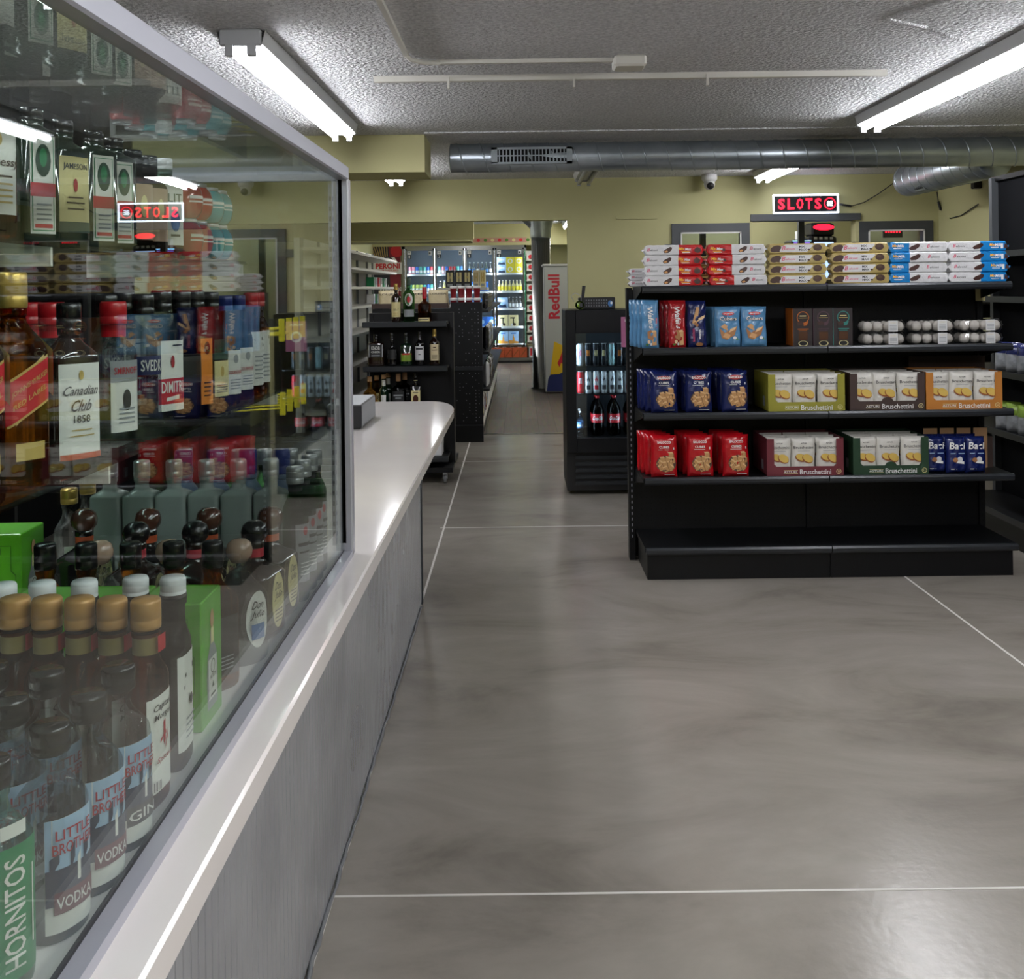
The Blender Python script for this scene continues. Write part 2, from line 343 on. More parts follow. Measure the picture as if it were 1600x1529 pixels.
# ------------------------------------------------------------------ fluorescent fixtures
def strip(x, y0, y1, label, z=2.44, ceil=CEIL, lit=True, n=2):
    t = thing('strip_light', label, 'ceiling light', (x, y0, z), group='fluorescent strip lights on the ceiling')
    L = y1-y0; f = MB(); top = ceil-z
    f.box(-.055, .055, .02, L-.02, .03, top-.001, 'housing'); f.box(-.085, .085, .02, L-.02, .021, .032, 'housing'); f.add([(-.1, .02, top-.004), (-.085, .02, .022), (-.085, L-.02, .022), (-.1, L-.02, top-.004)], [(0, 1, 2, 3)], 'housing')  # flat side lips added to the housing to shade the ceiling beside the tubes
    f.add([(.1, .02, top-.004), (.085, .02, .022), (.085, L-.02, .022), (.1, L-.02, top-.004)], [(0, 1, 2, 3)], 'housing')
    f.build('housing', t)
    for e in (0, L-.03):
        g = MB(); g.bbox(-.085, .085, e, e+.03, .01, top, 'housing_end', .006)
        for sx in (-.045, .045): g.box(sx-.016, sx+.016, e, e+.03, -.03, .015, 'housing_end')
        g.build('end_cap', t)
    seg = (L-.06)/n
    for i in range(n):
        for sx in (-.045, .045):
            g = MB(); ya = .03+i*seg+.005; yb = .03+(i+1)*seg-.005
            g.tube([(sx, ya, 0), (sx, yb, 0)], .019, 'tube' if lit else 'tube_off', 10); g.build('lamp_tube', t)
    for i in range(1, n):
        g = MB(); yy = .03+i*seg
        for sx in (-.045, .045): g.box(sx-.012, sx+.012, yy-.006, yy+.006, -.024, .03, 'housing')
        g.build('lamp_holder', t)
    return t
strip(-1.13, 4.18, 6.62, 'lit double tube strip light above the white counter')
strip(2.25, 4.1, 6.55, 'lit double tube strip light above the biscuit shelves')
strip(2.3, 8.25, 9.65, 'short lit strip light behind the round duct, above the slots sign', n=1)
strip(-1.13, 8.3, 9.5, 'lit strip light mostly hidden behind the yellow soffit', n=1)
strip(.62, 8.4, 9.7, 'unlit grey strip light between the duct and the yellow wall', n=1, lit=False)
strip(-1.13, -1.2, 1.2, 'added unseen strip light over the near end of the counter, for ambient fill')  # one of a pair added behind the camera for ambient light
strip(2.25, 1.55, 3.95, 'added strip light out of frame that brightens the biscuit shelf fronts')  # extra lamp beside the frame, added to light the pack fronts
strip(2.25, -1.2, 1.2, 'added unseen strip light over the open floor, for ambient fill')  # the other lamp of the added pair, out of view, raises ambient light
strip(.93, 16.6, 19.9, 'lit strip light in the back room near the steel pipe', z=2.62, ceil=2.74)
strip(.78, 10.6, 13.0, 'added strip light hidden past the opening, brightens the silver fridge', z=2.62, ceil=2.74)  # put in behind the header, out of sight, to light the fridge front
strip(.7, -1.0, 1.4, 'added unseen strip light near the camera, brightens counter and packs')  # added overhead, outside the frame, since counter and packs were dim
strip(-1.54, 1.1, 3.5, 'lit double tube strip light behind the counter, its tip at the top left corner')
strip(-1.3, 14.5, 17.5, 'lit strip light in the back room above the white wall shelves', z=2.62, ceil=2.74)
strip(2.6, 11.2, 12.3, 'lit strip light inside the slot machine booth', n=1)

# ------------------------------------------------------------------ ducts, pipe
def duct(name, label, p0, p1, r, n=36, rib=.25, parts=()):
    t = thing(name, label, 'duct', p0); d = Vector(p1)-Vector(p0); L = d.length
    Q = d.to_track_quat('Z', 'Y').to_matrix().to_4x4()
    f = MB(); prof = [(r*.3, 0), (r-.004, 0), (r, .01)]
    f.lathe([(0.001, 0), (r-.004, 0), (r, .008), (r, L-.008), (r-.004, L), (.001, L)], 'galvanised', n, X=Q, caps=False)
    # spiral lock seam
    k = int(L/rib*16); pts = [Q @ Vector((r*math.cos(a), r*math.sin(a), z)) for a, z in [(2*PI*i/16, rib*i/16) for i in range(k)]]
    o = f.build('duct_body', t); g = MB(); g.tube(pts, .0065, 'galvanised', 5); g.build('seam', t)
    return t, Q
t, Q = duct('spiral_duct', 'long horizontal round galvanised duct running across the ceiling', (-.492, 7.45, 2.398), (3.98, 7.40, 2.392), .105, rib=.165)
g = MB(); g.box(.30, .345, -.122, -.1, -.055, .06, 'galvanised'); g.box(.30, .88, -.122, -.085, -.06, -.045, 'galvanised'); g.box(.30, .88, -.122, -.085, .045, .06, 'galvanised'); g.box(.84, .88, -.122, -.1, -.06, .06, 'galvanised')
g.box(.345, .84, -.112, -.085, -.045, .045, 'black_hole')
for i in range(19): g.box(.355+i*.0258, .355+i*.0258+.008, -.12, -.112, -.045, .045, 'galvanised')
g.box(.345, .84, -.119, -.112, -.004, .004, 'galvanised')
g.build('air_grille', t)
t, Q = duct('spiral_duct', 'short round duct with small vent branching back beside the wall', (3.52, 7.55, 2.36), (3.46, 9.1, 2.36), .138, rib=.15)
g = MB(); X = Matrix.Translation((-.005, 1.12, 0)) @ Matrix.Rotation(math.radians(-28), 4, 'Y')
g.box(-.16, -.125, -.11, .11, -.06, .06, 'galvanised', X)
for i in range(6): g.box(-.166, -.158, -.085+i*.03, -.07+i*.03, -.045, .045, 'galv_dark', X)
g.build('air_grille', t)
# floor to ceiling pipe in the back room
t = thing('steel_pipe', 'tall shiny round steel pipe standing by the silver fridge', 'pipe', (.315, 14.9, 0))
g = MB(); g.lathe([(.17, 0), (.17, .012), (.14, .02), (.138, 2.25)], 'brushed', 28); g.build('pipe_body', t)
g = MB(); g.lathe([(.143, 2.18), (.15, 2.2), (.15, 2.3), (.19, 2.42), (.19, 2.55), (.13, 2.74)], 'galvanised', 28); g.tube([(-.05, 0, 2.36), (-.2, -.05, 2.5), (-.3, -.05, 2.62)], .1, 'galvanised', 16); g.build('collar', t)

# camera dome, cords, plug
t = thing('security_camera', 'small white dome security camera high on the yellow wall', 'camera', (1.84, 9.86, 2.455))
g = MB(); g.lathe([(.075, .065), (.075, .02), (.06, -.0)], 'white_plastic', 20); g.lathe([(.05, .01), (.055, -.03), (.045, -.06), (.02, -.078), (.001, -.08)], 'white_plastic', 16); g.build('housing', t)
g = MB(); g.lathe([(.034, 0), (.034, .012)], 'dark_plastic', 16, X=Matrix.Translation((0, -.05, -.045)) @ Matrix.Rotation(PI/2+.3, 4, 'X')); g.build('lens', t)
b = MB(); P = [at(1312, 319, 9.93), at(1330, 322, 9.95), at(1350, 316, 9.97), at(1372, 303, 9.97), at(1396, 286, 9.9)]
b.tube(P, .005, 'ink', 6); b.tube([P[0], P[1]], .011, 'ink', 6)
CORD1 = b
b = MB(); P = [at(1464, 300, 9.95), at(1466, 315, 9.93), at(1470, 328, 9.93), at(1482, 337, 9.93)]
P2 = [Vector((4.085, 9.7, atz(1492, 342, 9.8))), Vector((4.085, 9.45, atz(1510, 338, 9.6))), Vector((4.085, 9.1, atz(1536, 320, 9.2)))]
b.tube(P+P2, .005, 'ink', 6); b.tube([P[1], P[2]], .012, 'ink', 6)
CORD2 = b
t = thing('power_adapter', 'small black power adapter with looping cord high on the right wall', 'adapter')
b = MB(); b.bbox(4.03, 4.1, 9.05, 9.13, 2.28, 2.36, 'dark_plastic', .008); b.build('adapter_body', t); CORD2.build('power_cord', t)

# slots sign
sx, sz = atx(1258, 317, 9.95), atz(1258, 317, 9.95)
t = thing('neon_sign', 'glowing red slots sign with white border over the doorway', 'sign', (sx, 9.93, sz-.01))
g = MB(); g.bbox(-.31, .31, 0, .05, -.085, .085, 'dark_plastic', .01); g.build('backing_board', t)
g = MB()
for a in ((-.32, .32, .078, .094), (-.32, .32, -.094, -.078), (-.32, -.304, -.092, .092), (.304, .32, -.092, .092)): g.bbox(a[0], a[1], -.012, .01, a[2], a[3], 'neon_white', .006)
g.build('glowing_border', t)
g = MB(); g.text('S', -.236, 0, .066, .105, 'neon_red', fy(-.008), bold=.03)
for k, ch in enumerate('LOTS'): g.text(ch, -.146+k*.088, 0, .066, .105, 'neon_red', fy(-.008), bold=.03)
g.ring(.232, 0, .047, .058, 'neon_red', fy(-.008)); g.build('lettering', t)
g = MB()
g.text('8E', .232, 0, .056, .05, 'neon_white', fy(-.009), bold=.03); g.build('badge', t)
for o_ in [CORD1.build('power_cord', t)]: o_.matrix_parent_inverse = Matrix.Translation((-sx, -9.93, -(sz-.01)))
# booth contents
t = thing('slot_machine', 'slot machine with glowing red topper seen through the doorway', 'slot machine', (3.45, 11.6, 0), rz=.2)
g = MB(); g.bbox(-.17, .17, 0, .4, 0, 2.0, 'dark_plastic', .02); g.build('cabinet', t)
g = MB(); g.oval(0, 0, .13, .035, 'neon_red', fy(-.005, z=2.1)); g.bbox(-.14, .14, 0, .2, 2.0, 2.15, 'dark_plastic', .02); g.build('topper', t)
g = MB(); g.rect(-.12, .12, 1.84, 1.93, 'screen_blue', fy(-.004)); g.rect(-.12, .12, 1.5, 1.72, 'screen_blue', fy(-.004)); g.rect(-.12, .12, 1.22, 1.46, 'screen_purple', fy(-.004))
for i in range(4): g.rect(-.12+i*.065, -.08+i*.065, 1.96, 1.99, 'white', fy(-.004))
g.build('screen', t)
t = thing('slot_machine', 'slot machine with a small violet screen at left of doorway view', 'slot machine', (3.12, 11.3, 0))
g = MB(); g.bbox(-.11, .11, 0, .35, 0, 1.95, 'dark_plastic', .02); g.box(-.02, .04, .1, .2, 1.95, 2.05, 'white_plastic'); g.build('cabinet', t)
g = MB(); g.rect(-.09, .09, 1.82, 1.92, 'screen_purple', fy(-.004)); g.box(-.1, .1, -.01, 0, 1.93, 1.94, 'neon_blue'); g.build('screen', t)
b = MB(); b.box(-.1, .1, 0, .02, -.07, .07, 'dark_plastic'); [b.rect(-.08+i*.028, -.062+i*.028, -.02, .02, 'neon_red', fy(-.002)) for i in range(6)]
o = b.build('wall_sign', loc=(4.02-.15, 10.6, at(1440, 360, 10.6).z)); tag(o, 'small dark sign with red lettering seen through the right window', 'sign')

# ------------------------------------------------------------------ counter
CZ = .861; LX = -.3266; GX = -.387
def counter_outline(off=0):
    P = [(LX-off, -1.2), (LX-off, 4.95)]
    for i in range(9):
        a = i/8*PI/2; P.append((LX-.16+(.16-off)*math.cos(a), 4.95+(.42-off)*math.sin(a)))
    P += [(-.80+off, 5.37-off), (-.80+off, 2.3), (-.96, 2.3), (-.96, -1.2)]
    return P
t = thing('service_counter', 'long white topped counter with corrugated metal front', 'counter', (0, 0, 0))
g = MB(); z1 = CZ; z0 = CZ-.041
g.loft([[(x, y, z0) for x, y in counter_outline(.004)], [(x, y, z0+.004) for x, y in counter_outline()], [(x, y, z1-.004) for x, y in counter_outline()], [(x, y, z1) for x, y in counter_outline(.004)]], 'counter_white'); g.build('countertop', t)
g = MB(); px_ = -.468; per = .032; ring = []
y = -1.2
while y < 4.70:
    for dy, dx in ((0, 0), (.026, 0), (.027, -.003), (.031, -.003)): ring.append((px_+dx, y+dy))
    y += per
n = len(ring)
g.add([(x, y, .01) for x, y in ring]+[(x, y, CZ-.041) for x, y in ring], [(i, i+1, n+i+1, n+i) for i in range(n-1)], 'corrugated'); g.build('corrugated_panel', t)
g = MB(); g.box(-.92, -.474, -1.2, 4.72, .0, CZ-.041, 'black_steel'); g.box(-.9, -.80, 4.72, 5.1, 0, CZ-.041, 'black_steel'); g.build('cabinet', t)
g = MB(); g.box(-.476, -.464, 4.70, 4.74, 0, CZ-.041, 'galv_dark'); g.build('corner_trim', t)
g = MB(); random.seed(3)
pts = [(-.463+random.uniform(-.003, .003), -1.2+i*.05, .006) for i in range(118)]; g.tube(pts, [.003+random.uniform(0, .003) for _ in pts], 'grey_plastic', 5); g.build('sealant_bead', t)

# display case on the counter
t = thing('display_case', 'glass display case with silver frame full of bottles on the counter', 'display case', (0, 0, CZ))
YE = 2.25; ZT = 1.7145-CZ
g = MB(); g.box(-.395, -.372, -1.1, YE, 0, .013, 'anodised'); g.build('bottom_rail', t)
g = MB(); g.box(-.3945, -.3905, -1.1, YE, .013, .0165, 'seal'); g.box(-.394, -.386, YE-.012, YE-.006, .03, ZT-.03, 'seal'); g.build('glazing_seal', t)
g = MB(); g.bbox(-.399, -.372, -1.1, YE, ZT-.030, ZT, 'anodised', .003); g.build('top_rail', t)
g = MB(); g.bbox(-.399, -.372, YE-.012, YE+.02, 0, ZT-.026, 'anodised', .003); g.build('end_post', t)
g = MB(); g.box(-.3945, -.3905, -1.1, YE-.012, .0166, ZT-.02, 'case_glass'); g.build('front_glass', t)
g = MB(); g.box(-.95, -.399, -1.1, YE-.02, ZT-.014, ZT-.008, 'case_glass'); g.build('top_glass', t)
g = MB(); g.box(-.95, -.399, YE+.002, YE+.008, .0, ZT-.03, 'case_glass'); g.build('end_glass', t)
g = MB(); g.box(-.96, -.95, YE-.0, YE+.02, 0, ZT, 'black_steel'); g.box(-.97, -.945, -1.1, YE, ZT-.03, ZT, 'black_steel'); g.box(-.94, -.4, YE-.005, YE+.02, ZT-.03, ZT-.008, 'anodised'); g.build('rear_frame', t)
g = MB(); g.box(-.412, -.404, YE-.032, YE-.02, .03, ZT-.04, 'lab_grey')
for i in range(34): g.box(-.4045, -.4025, YE-.028, YE-.024, .05+i*.022, .06+i*.022, 'black_hole')
for i in range(34): g.box(-.410, -.406, YE-.0335, YE-.0315, .05+i*.022, .06+i*.022, 'black_hole')
g.build('shelf_standard', t)
S1 = 1.23; S2 = 1.507
g = MB(); g.box(-.93, -.520, -1.05, YE-.035, S1-CZ-.006, S1-CZ, 'shelf_glass'); g.build('glass_shelf', t)
g = MB(); g.box(-.93, -.59, -1.05, YE-.035, S2-CZ-.006, S2-CZ, 'shelf_glass'); g.build('glass_shelf', t)
g = MB()
for zz, e in ((S1, -.525), (S2, -.595)):
    for yy in (.3, 1.3, 2.2): g.box(-.93, e, yy, yy+.006, zz-CZ-.03, zz-CZ-.0062, 'white_steel')
g.build('shelf_bracket', t)

# black printer-like box on the counter
b = MB(); b.bbox(-.82, -.672, 4.3, 4.72, CZ+.002, CZ+.103, 'dark_plastic', .004); b.box(-.671, -.6705, 4.31, 4.70, CZ+.012, CZ+.098, 'grey_plastic'); b.box(-.815, -.677, 4.31, 4.71, CZ+.1031, CZ+.1036, 'lab_grey')
tag(b.build('receipt_box'), 'low black and grey equipment box on the far end of the counter', 'box')

# behind the counter: dark back bar
t = thing('back_bar', 'dark shelving unit along the left wall behind the counter', 'shelving', (-2.88, 0, 0))
g = MB(); g.box(0, .04, -2.5, 6.6, 0, 2.1, 'dark_wall'); g.build('back_panel', t)
for zz in (.45, .85, 1.2, 1.55, 1.9):
    g = MB(); g.box(.04, .4, -2.5, 6.6, zz-.03, zz, 'black_steel'); g.build('shelf', t)
g = MB()
for yy in (-2.5, -.5, 1.5, 3.5, 5.0, 6.56): g.box(.04, .4, yy, yy+.03, 0, 2.1, 'black_steel')
g.build('divider', t)
t = thing('pay_terminal', 'white cash till screen behind the counter seen through the glass', 'till', (-1.78, 5.0, 0))
g = MB(); g.box(-.25, .25, -.3, .3, 0, .80, 'dark_wall'); g.build('stand', t)
g = MB(); g.box(-.2, .2, .02, .05, .95, 1.2, 'dark_plastic'); g.box(-.21, .21, .0, .02, .94, 1.21, 'white_plastic'); g.box(-.18, .18, -.004, 0, .97, 1.18, 'dark_plastic'); g.box(-.03, .03, .02, .06, .8, .95, 'grey_plastic'); g.build('screen', t)
b = MB(); b.tube([(-1.55, 4.95, 1.0), (-1.45, 4.9, .94), (-1.35, 4.85, .93), (-1.24, 4.8, .97), (-1.17, 4.78, 1.05)], .006, 'white_plastic', 6)
tag(b.build('cable'), 'white cable curving beside the till behind the counter', 'cable')
# ------------------------------------------------------------------ bottles
def section(a, bb, p, z, n=24):
    return [(a*sgp(math.cos(t), 2/p), bb*sgp(math.sin(t), 2/p), z) for t in [2*PI*(j+.5)/n for j in range(n)]]
def bottle(cat='bottle', name='liquor_bottle', h=.2, a=.03, b=None, p=2, rn=.011, zs=.6, zn=.78, glass='g_clear', cap='black_cap', cr=.014, ch=.03, dome=0,
           band=None, lab=None, lab2=None, art=None, bulge=0, n=24):
    """h height, a/b half width/depth, p squareness, zs shoulder, zn neck start (fractions); lab=(z0,z1,half width,material)"""
    b = b or a; parts = []
    g = MB(); hc = h-ch; R = [section(a*.86, b*.86, p, 0, n), section(a*.97, b*.97, p, .004, n), section(a, b, p, .012, n)]
    if bulge: R += [section(a*(1+bulge), b*(1+bulge), p, h*zs*.5, n)]
    R.append(section(a, b, p, h*zs, n))
    for k in range(1, 7):
        s = k/6; q = (1-math.cos(s*PI))/2; w_ = 1-q
        R.append(section(rn+(a-rn)*w_, rn+(b-rn)*w_, 2+(p-2)*w_, h*zs+(h*zn-h*zs)*s, n))
    R += [section(rn, rn, 2, hc-.012, n), section(rn*1.15, rn*1.15, 2, hc-.008, n), section(rn*1.15, rn*1.15, 2, hc+.004, n)]
    g.loft(R, glass, smooth=True); parts.append(('glass_body', g, None))
    g = MB()
    if dome:
        g.lathe([(cr*.62, hc-.002), (cr*.7, hc+.002), (cr*.95, hc+ch*.25), (cr, hc+ch*.5), (cr*.85, hc+ch*.8), (cr*.5, hc+ch*.97), (.001, hc+ch)], cap, 20)
    else:
        g.lathe([(cr*.97, hc-.001), (cr, hc+.002), (cr, hc+ch*.3), (cr*.96, hc+ch*.33), (cr, hc+ch*.36), (cr, hc+ch-.003), (cr*.9, hc+ch), (.001, hc+ch)], cap, 20)
    parts.append(('cap', g, None))
    if band:
        z0, z1, m = band; g = MB(); g.lathe([(rn*1.02+.0012, h*z0), (rn*1.02+.0012, h*z1)], m, 20, caps=False); parts.append(('neck_band', g, None))
    B = 1+bulge*.6
    def surf(off, aa=a*B, bb=b*B): return lambda x, z: (x, -bb*(max(0, 1-min(.999, abs(x)/aa)**p))**(1/p)-off, z)
    for L_ in (lab, lab2):
        if not L_: continue
        z0, z1, hw, m = L_[:4]; g = MB()
        if len(L_) > 4: g.oval(0, h*(z0+z1)/2, hw*a, h*(z1-z0)/2, m, surf(.0009), 28)
        else: g.sheet(surf(.0007), -hw*a, hw*a, h*z0, h*z1, 10, 1, m)
        if art and L_ is lab: art(g, surf(.0013), h*z0, h*z1, hw*a)
        parts.append(('label', g, None))
    return Kind(name, cat, parts)
def lines(*rows):
    """art made of text rows (text, rel height, rel width, rel size, material) with optional extra marks"""
    def f(g, fn, z0, z1, hw):
        fn0 = fn
        for ri, r in enumerate(rows):
            fn = (lambda k: (lambda x, z: (fn0(x, z)[0], fn0(x, z)[1]-k*.00016, z)))(ri)
            if r[0] == '#box': g.sheet(lambda x, z: fn(x, z), (r[1]*2-1)*hw, (r[2]*2-1)*hw, z0+(z1-z0)*r[3], z0+(z1-z0)*r[4], 6, 1, r[5])
            elif r[0] == '#oval': g.oval((r[1]*2-1)*hw, z0+(z1-z0)*r[2], r[3]*hw, r[4]*(z1-z0), r[5], lambda x, z: (fn(x, z)[0], fn(x, z)[1]-.0003, z), 14)
            elif r[0] == '#slant': g.poly([((r[1]*2-1)*hw, z0+(z1-z0)*r[3]), ((r[2]*2-1)*hw, z0+(z1-z0)*r[4]), ((r[2]*2-1)*hw, z0+(z1-z0)*r[6]), ((r[1]*2-1)*hw, z0+(z1-z0)*r[5])], r[7], fn)
            else:
                t, zz, ww, hh, m = r[:5]; sh = r[5] if len(r) > 5 else 0; rot = r[6] if len(r) > 6 else 0
                g.text(t, 0, z0+(z1-z0)*zz, ww*2*hw, hh*(z1-z0), m, lambda x, z: (fn(x, z)[0], fn(x, z)[1]-.0006, z), shear=sh, rot=rot)
    return f
def small(n0, m='lab_grey', a=.12, b=.38, n=4): return [('#box', .2, .8, a+(b-a)*i/n, a+(b-a)*(i+.35)/n, m) for i in range(n)]
def mount(word, m):
    return lines(('#box', 0, 1, .55, 1, 'sky_print'), ('#box', 0, 1, .24, .56, 'mountain'), ('#slant', .05, .2, .5, .62, .66, .7, 'mountain'), ('#slant', .4, .5, .5, .62, .72, .76, 'mountain'), ('#slant', .7, .82, .5, .62, .7, .72, 'mountain'),
                 ('#slant', .55, .62, .4, .4, .6, .66, 'lab_white'), ('LITTLE', .86, .75, .09, m[1]), ('BROTHER', .74, .85, .10, m[1]), ('#box', .1, 1, .17, .36, m[0]), (word, .265, .75, .1, 'lab_white'))
K = {}
K['vodka'] = bottle(h=.187, a=.030, p=2.4, rn=.012, zs=.62, zn=.8, glass='g_vodka', cap='black_cap', cr=.0175, ch=.024, lab=(.06, .6, .8, 'lab_white'), art=mount('VODKA', ('maroon', 'ink_red')))
K['gin'] = bottle(h=.187, a=.030, p=2.4, rn=.012, zs=.62, zn=.8, glass='g_vodka', cap='black_cap', cr=.0175, ch=.024, lab=(.06, .6, .8, 'lab_white'), art=mount('GIN', ('ink', 'ink_red')))
K['tequila_green'] = bottle(h=.19, a=.032, p=2.2, rn=.013, zs=.62, zn=.82, glass='g_teal', cap='black_cap', cr=.016, ch=.022, lab=(.08, .66, .9, 'lab_green'), lab2=(.70, .76, .35, 'lab_white'),
    art=lines(('HORNITOS', .5, 1.6, .17, 'lab_white', 0, PI/2), ('#box', .8, .83, .2, .8, 'lab_white')))
K['spiced'] = bottle(lab2=(.75, .83, .3, 'lab_red'), h=.232, a=.030, b=.018, p=3.2, rn=.014, zs=.6, zn=.74, glass='g_rum', cap='gold_cap', cr=.0168, ch=.032, band=(.74, .84, 'band_olive'), lab=(.08, .54, .9, 'lab_white'),
    art=lines(('Captain', .88, .75, .09, 'ink', .3), ('Morgan', .78, .7, .08, 'ink', .3), ('#slant', .5, .58, .45, .5, .7, .72, 'ink_red'), ('#slant', .35, .6, .5, .56, .53, .6, 'ink_red'), ('#slant', .56, .7, .4, .55, .44, .6, 'ink_red'), ('Spiced', .33, .6, .07, 'ink_red', .3),
              ('#slant', 0, 1, .16, .24, .2, .34, 'brown_cap'), ('#box', .1, .13, .03, .13, 'ink'), ('#box', .16, .2, .03, .13, 'ink'), ('#box', .23, .25, .03, .13, 'ink'), ('#box', .28, .33, .03, .13, 'ink')))
K['dark_flask'] = bottle(h=.23, a=.030, b=.018, p=3.2, rn=.014, zs=.62, zn=.78, glass='g_cola', cap='white_cap', cr=.0155, ch=.024, lab=(.1, .6, .92, 'lab_white'),
    art=lines(('#slant', .2, .8, .76, .8, .8, .86, 'ink'), ('#slant', .15, .85, .64, .68, .68, .74, 'ink'), *small(0), ('#oval', .5, .5, .2, .06, 'ink')))
K['whiskey_black'] = bottle(h=.215, a=.036, b=.022, p=4, rn=.012, zs=.58, zn=.76, glass='g_amber', cap='black_cap', cr=.0155, ch=.036, lab=(.1, .5, .8, 'lab_black'), art=lines(*small(0)))
K['blanco'] = bottle(h=.19, a=.042, b=.042, p=2.2, rn=.016, zs=.5, zn=.74, glass='g_clear', cap='tan_cap', cr=.021, ch=.034, dome=1, lab=(.14, .60, .5, 'lab_white', 1), art=lines(('Don', .76, .5, .14, 'ink', .4), ('Julio', .58, .6, .16, 'ink', .4), ('#box', .2, .8, .15, .42, 'ink_blue')))
K['reposado'] = bottle(h=.193, a=.042, b=.042, p=5, rn=.014, zs=.52, zn=.68, glass='bottle_brown', cap='black_cap', cr=.0225, ch=.036, dome=1, band=(.69, .80, 'band_red'), lab=(.08, .56, .5, 'lab_cream', 1), art=lines(('Don', .76, .5, .14, 'ink', .4), ('Julio', .58, .6, .16, 'ink', .4), *small(0, 'brown_ink')))
K['anejo'] = bottle(h=.193, a=.042, b=.042, p=5, rn=.014, zs=.52, zn=.68, glass='bottle_black', cap='brown_cap', cr=.0235, ch=.038, dome=1, band=(.69, .80, 'band_orange'), lab=(.08, .56, .5, 'lab_cream', 1), art=lines(('Don', .76, .5, .14, 'ink', .4), ('Julio', .58, .6, .16, 'ink', .4), *small(0, 'brown_ink')))
K['gold_clear'] = bottle(h=.21, a=.028, rn=.012, zs=.6, zn=.78, glass='g_clear', cap='gold_foil', cr=.0155, ch=.028, lab=(.15, .5, .8, 'lab_white'))
K['frosted'] = bottle(h=.256, a=.030, b=.030, p=7, rn=.013, zs=.74, zn=.80, glass='frosted', cap='silver_cap', cr=.0155, ch=.030, lab=(.2, .6, .35, 'frosted'),
    art=lines(('#oval', .5, .8, .5, .12, 'ink_blue'), ('C', .3, .35, .09, 'ink')))
K['blue_cap'] = bottle(h=.262, a=.027, p=2.2, rn=.015, zs=.68, zn=.78, glass='frosted_blue', cap='blue_cap', cr=.018, ch=.048, lab=(.12, .5, .8, 'lab_grey'), art=lines(('v', .8, .4, .15, 'white', .3), ('#box', .2, .8, .25, .3, 'ink_blue')))
K['green_rum'] = bottle(h=.25, a=.024, p=2.1, rn=.012, zs=.66, zn=.82, glass='g_green', cap='silver_cap', cr=.0165, ch=.03, band=(.82, .86, 'ink'), lab=(.15, .58, .75, 'lab_grey'), art=lines(('#oval', .5, .88, .3, .08, 'ink_red'), ('#box', .1, .9, .62, .68, 'ink'), ('#box', .15, .85, .5, .53, 'ink'), *small(0, 'white')))
K['gold_green'] = bottle(h=.2, a=.026, p=2.1, rn=.012, zs=.66, zn=.82, glass='g_green', cap='gold_foil', cr=.0155, ch=.026, lab=(.15, .58, .75, 'lab_cream'))
K['red_label'] = bottle(h=.235, a=.028, b=.028, p=5, rn=.012, zs=.62, zn=.80, glass='g_amber', cap='gold_foil', cr=.0148, ch=.038, lab=(.14, .22, .6, 'gold_ink'),
    art=lines(('#slant', .0, 1, 2.0, 3.8, 4.4, 6.0, 'gold_ink'),))
def slantlab(kind, z0, dz, hgt, m, word):
    g = MB(); a = .028; fn = lambda o: (lambda x, z: (x, -a*(max(0, 1-min(.999, abs(x)/a)**5))**(1/5)-o, z))
    def sh(o, e): return lambda x, z: fn(o)(x, z0+dz*(x/a)+z*1.0)
    g.sheet(sh(.0009, 0), -.97*a, .97*a, -.003, hgt+.003, 12, 1, 'gold_ink'); g.sheet(sh(.0014, 0), -.97*a, .97*a, 0, hgt, 12, 1, m)
    g.text(word, 0, hgt*.66, 1.5*a, hgt*.16, 'gold_ink', lambda x, z: sh(.002, 0)(x, z)); g.text('RED LABEL', 0, hgt*.35, 1.4*a, hgt*.12, 'gold_ink', lambda x, z: sh(.002, 0)(x, z))
    # round the right hand side too
    s2 = lambda o: (lambda y, z: (a*.985+o, y, z0+dz+z+ (y+a)*.6))
    g.sheet(s2(.0012), -a*.95, a*.8, -.003, hgt+.003, 4, 1, 'gold_ink'); g.sheet(s2(.0017), -a*.95, a*.8, 0, hgt, 4, 1, m)
    K[kind].parts.append(('shoulder_label', g.mesh('shoulder_label'), None))
slantlab('red_label', .085, .016, .045, 'lab_red', 'JOHNNIE WALKER')
K['club'] = bottle(h=.2, a=.031, b=.024, p=4, rn=.012, zs=.66, zn=.80, glass='bottle_brown', cap='black_cap', cr=.0145, ch=.03, lab=(.05, .63, .86, 'lab_white'),
    art=lines(('#oval', .5, .88, .12, .05, 'gold_ink'), ('Canadian', .72, .85, .1, 'ink', .4), ('Club', .56, .5, .12, 'ink', .4), ('1858', .42, .4, .08, 'ink'), ('#box', .25, .75, .3, .31, 'gold_ink'), ('#box', .2, .8, .24, .25, 'gold_ink'), ('#box', 0, 1, .0, .06, 'band_orange')))
K['redcap_vodka'] = bottle(h=.2, a=.026, p=3, rn=.0145, zs=.66, zn=.76, glass='g_vodka', cap='red_cap', cr=.0175, ch=.03, band=(.76, .84, 'red_cap'), lab=(.12, .6, .8, 'lab_white'), art=lines(('#box', 0, 1, .7, 1, 'lab_grey'), ('SMIRNOFF', .86, .85, .1, 'ink_red'), ('#oval', .5, .45, .3, .15, 'ink'), *small(0)))
K['navy_vodka'] = bottle(h=.21, a=.024, p=2, rn=.013, zs=.66, zn=.8, glass='g_vodka', cap='black_cap', cr=.0155, ch=.03, lab=(.44, .57, .9, 'lab_navy'), art=lines(('SVEDKA', .5, .85, .6, 'lab_white')))
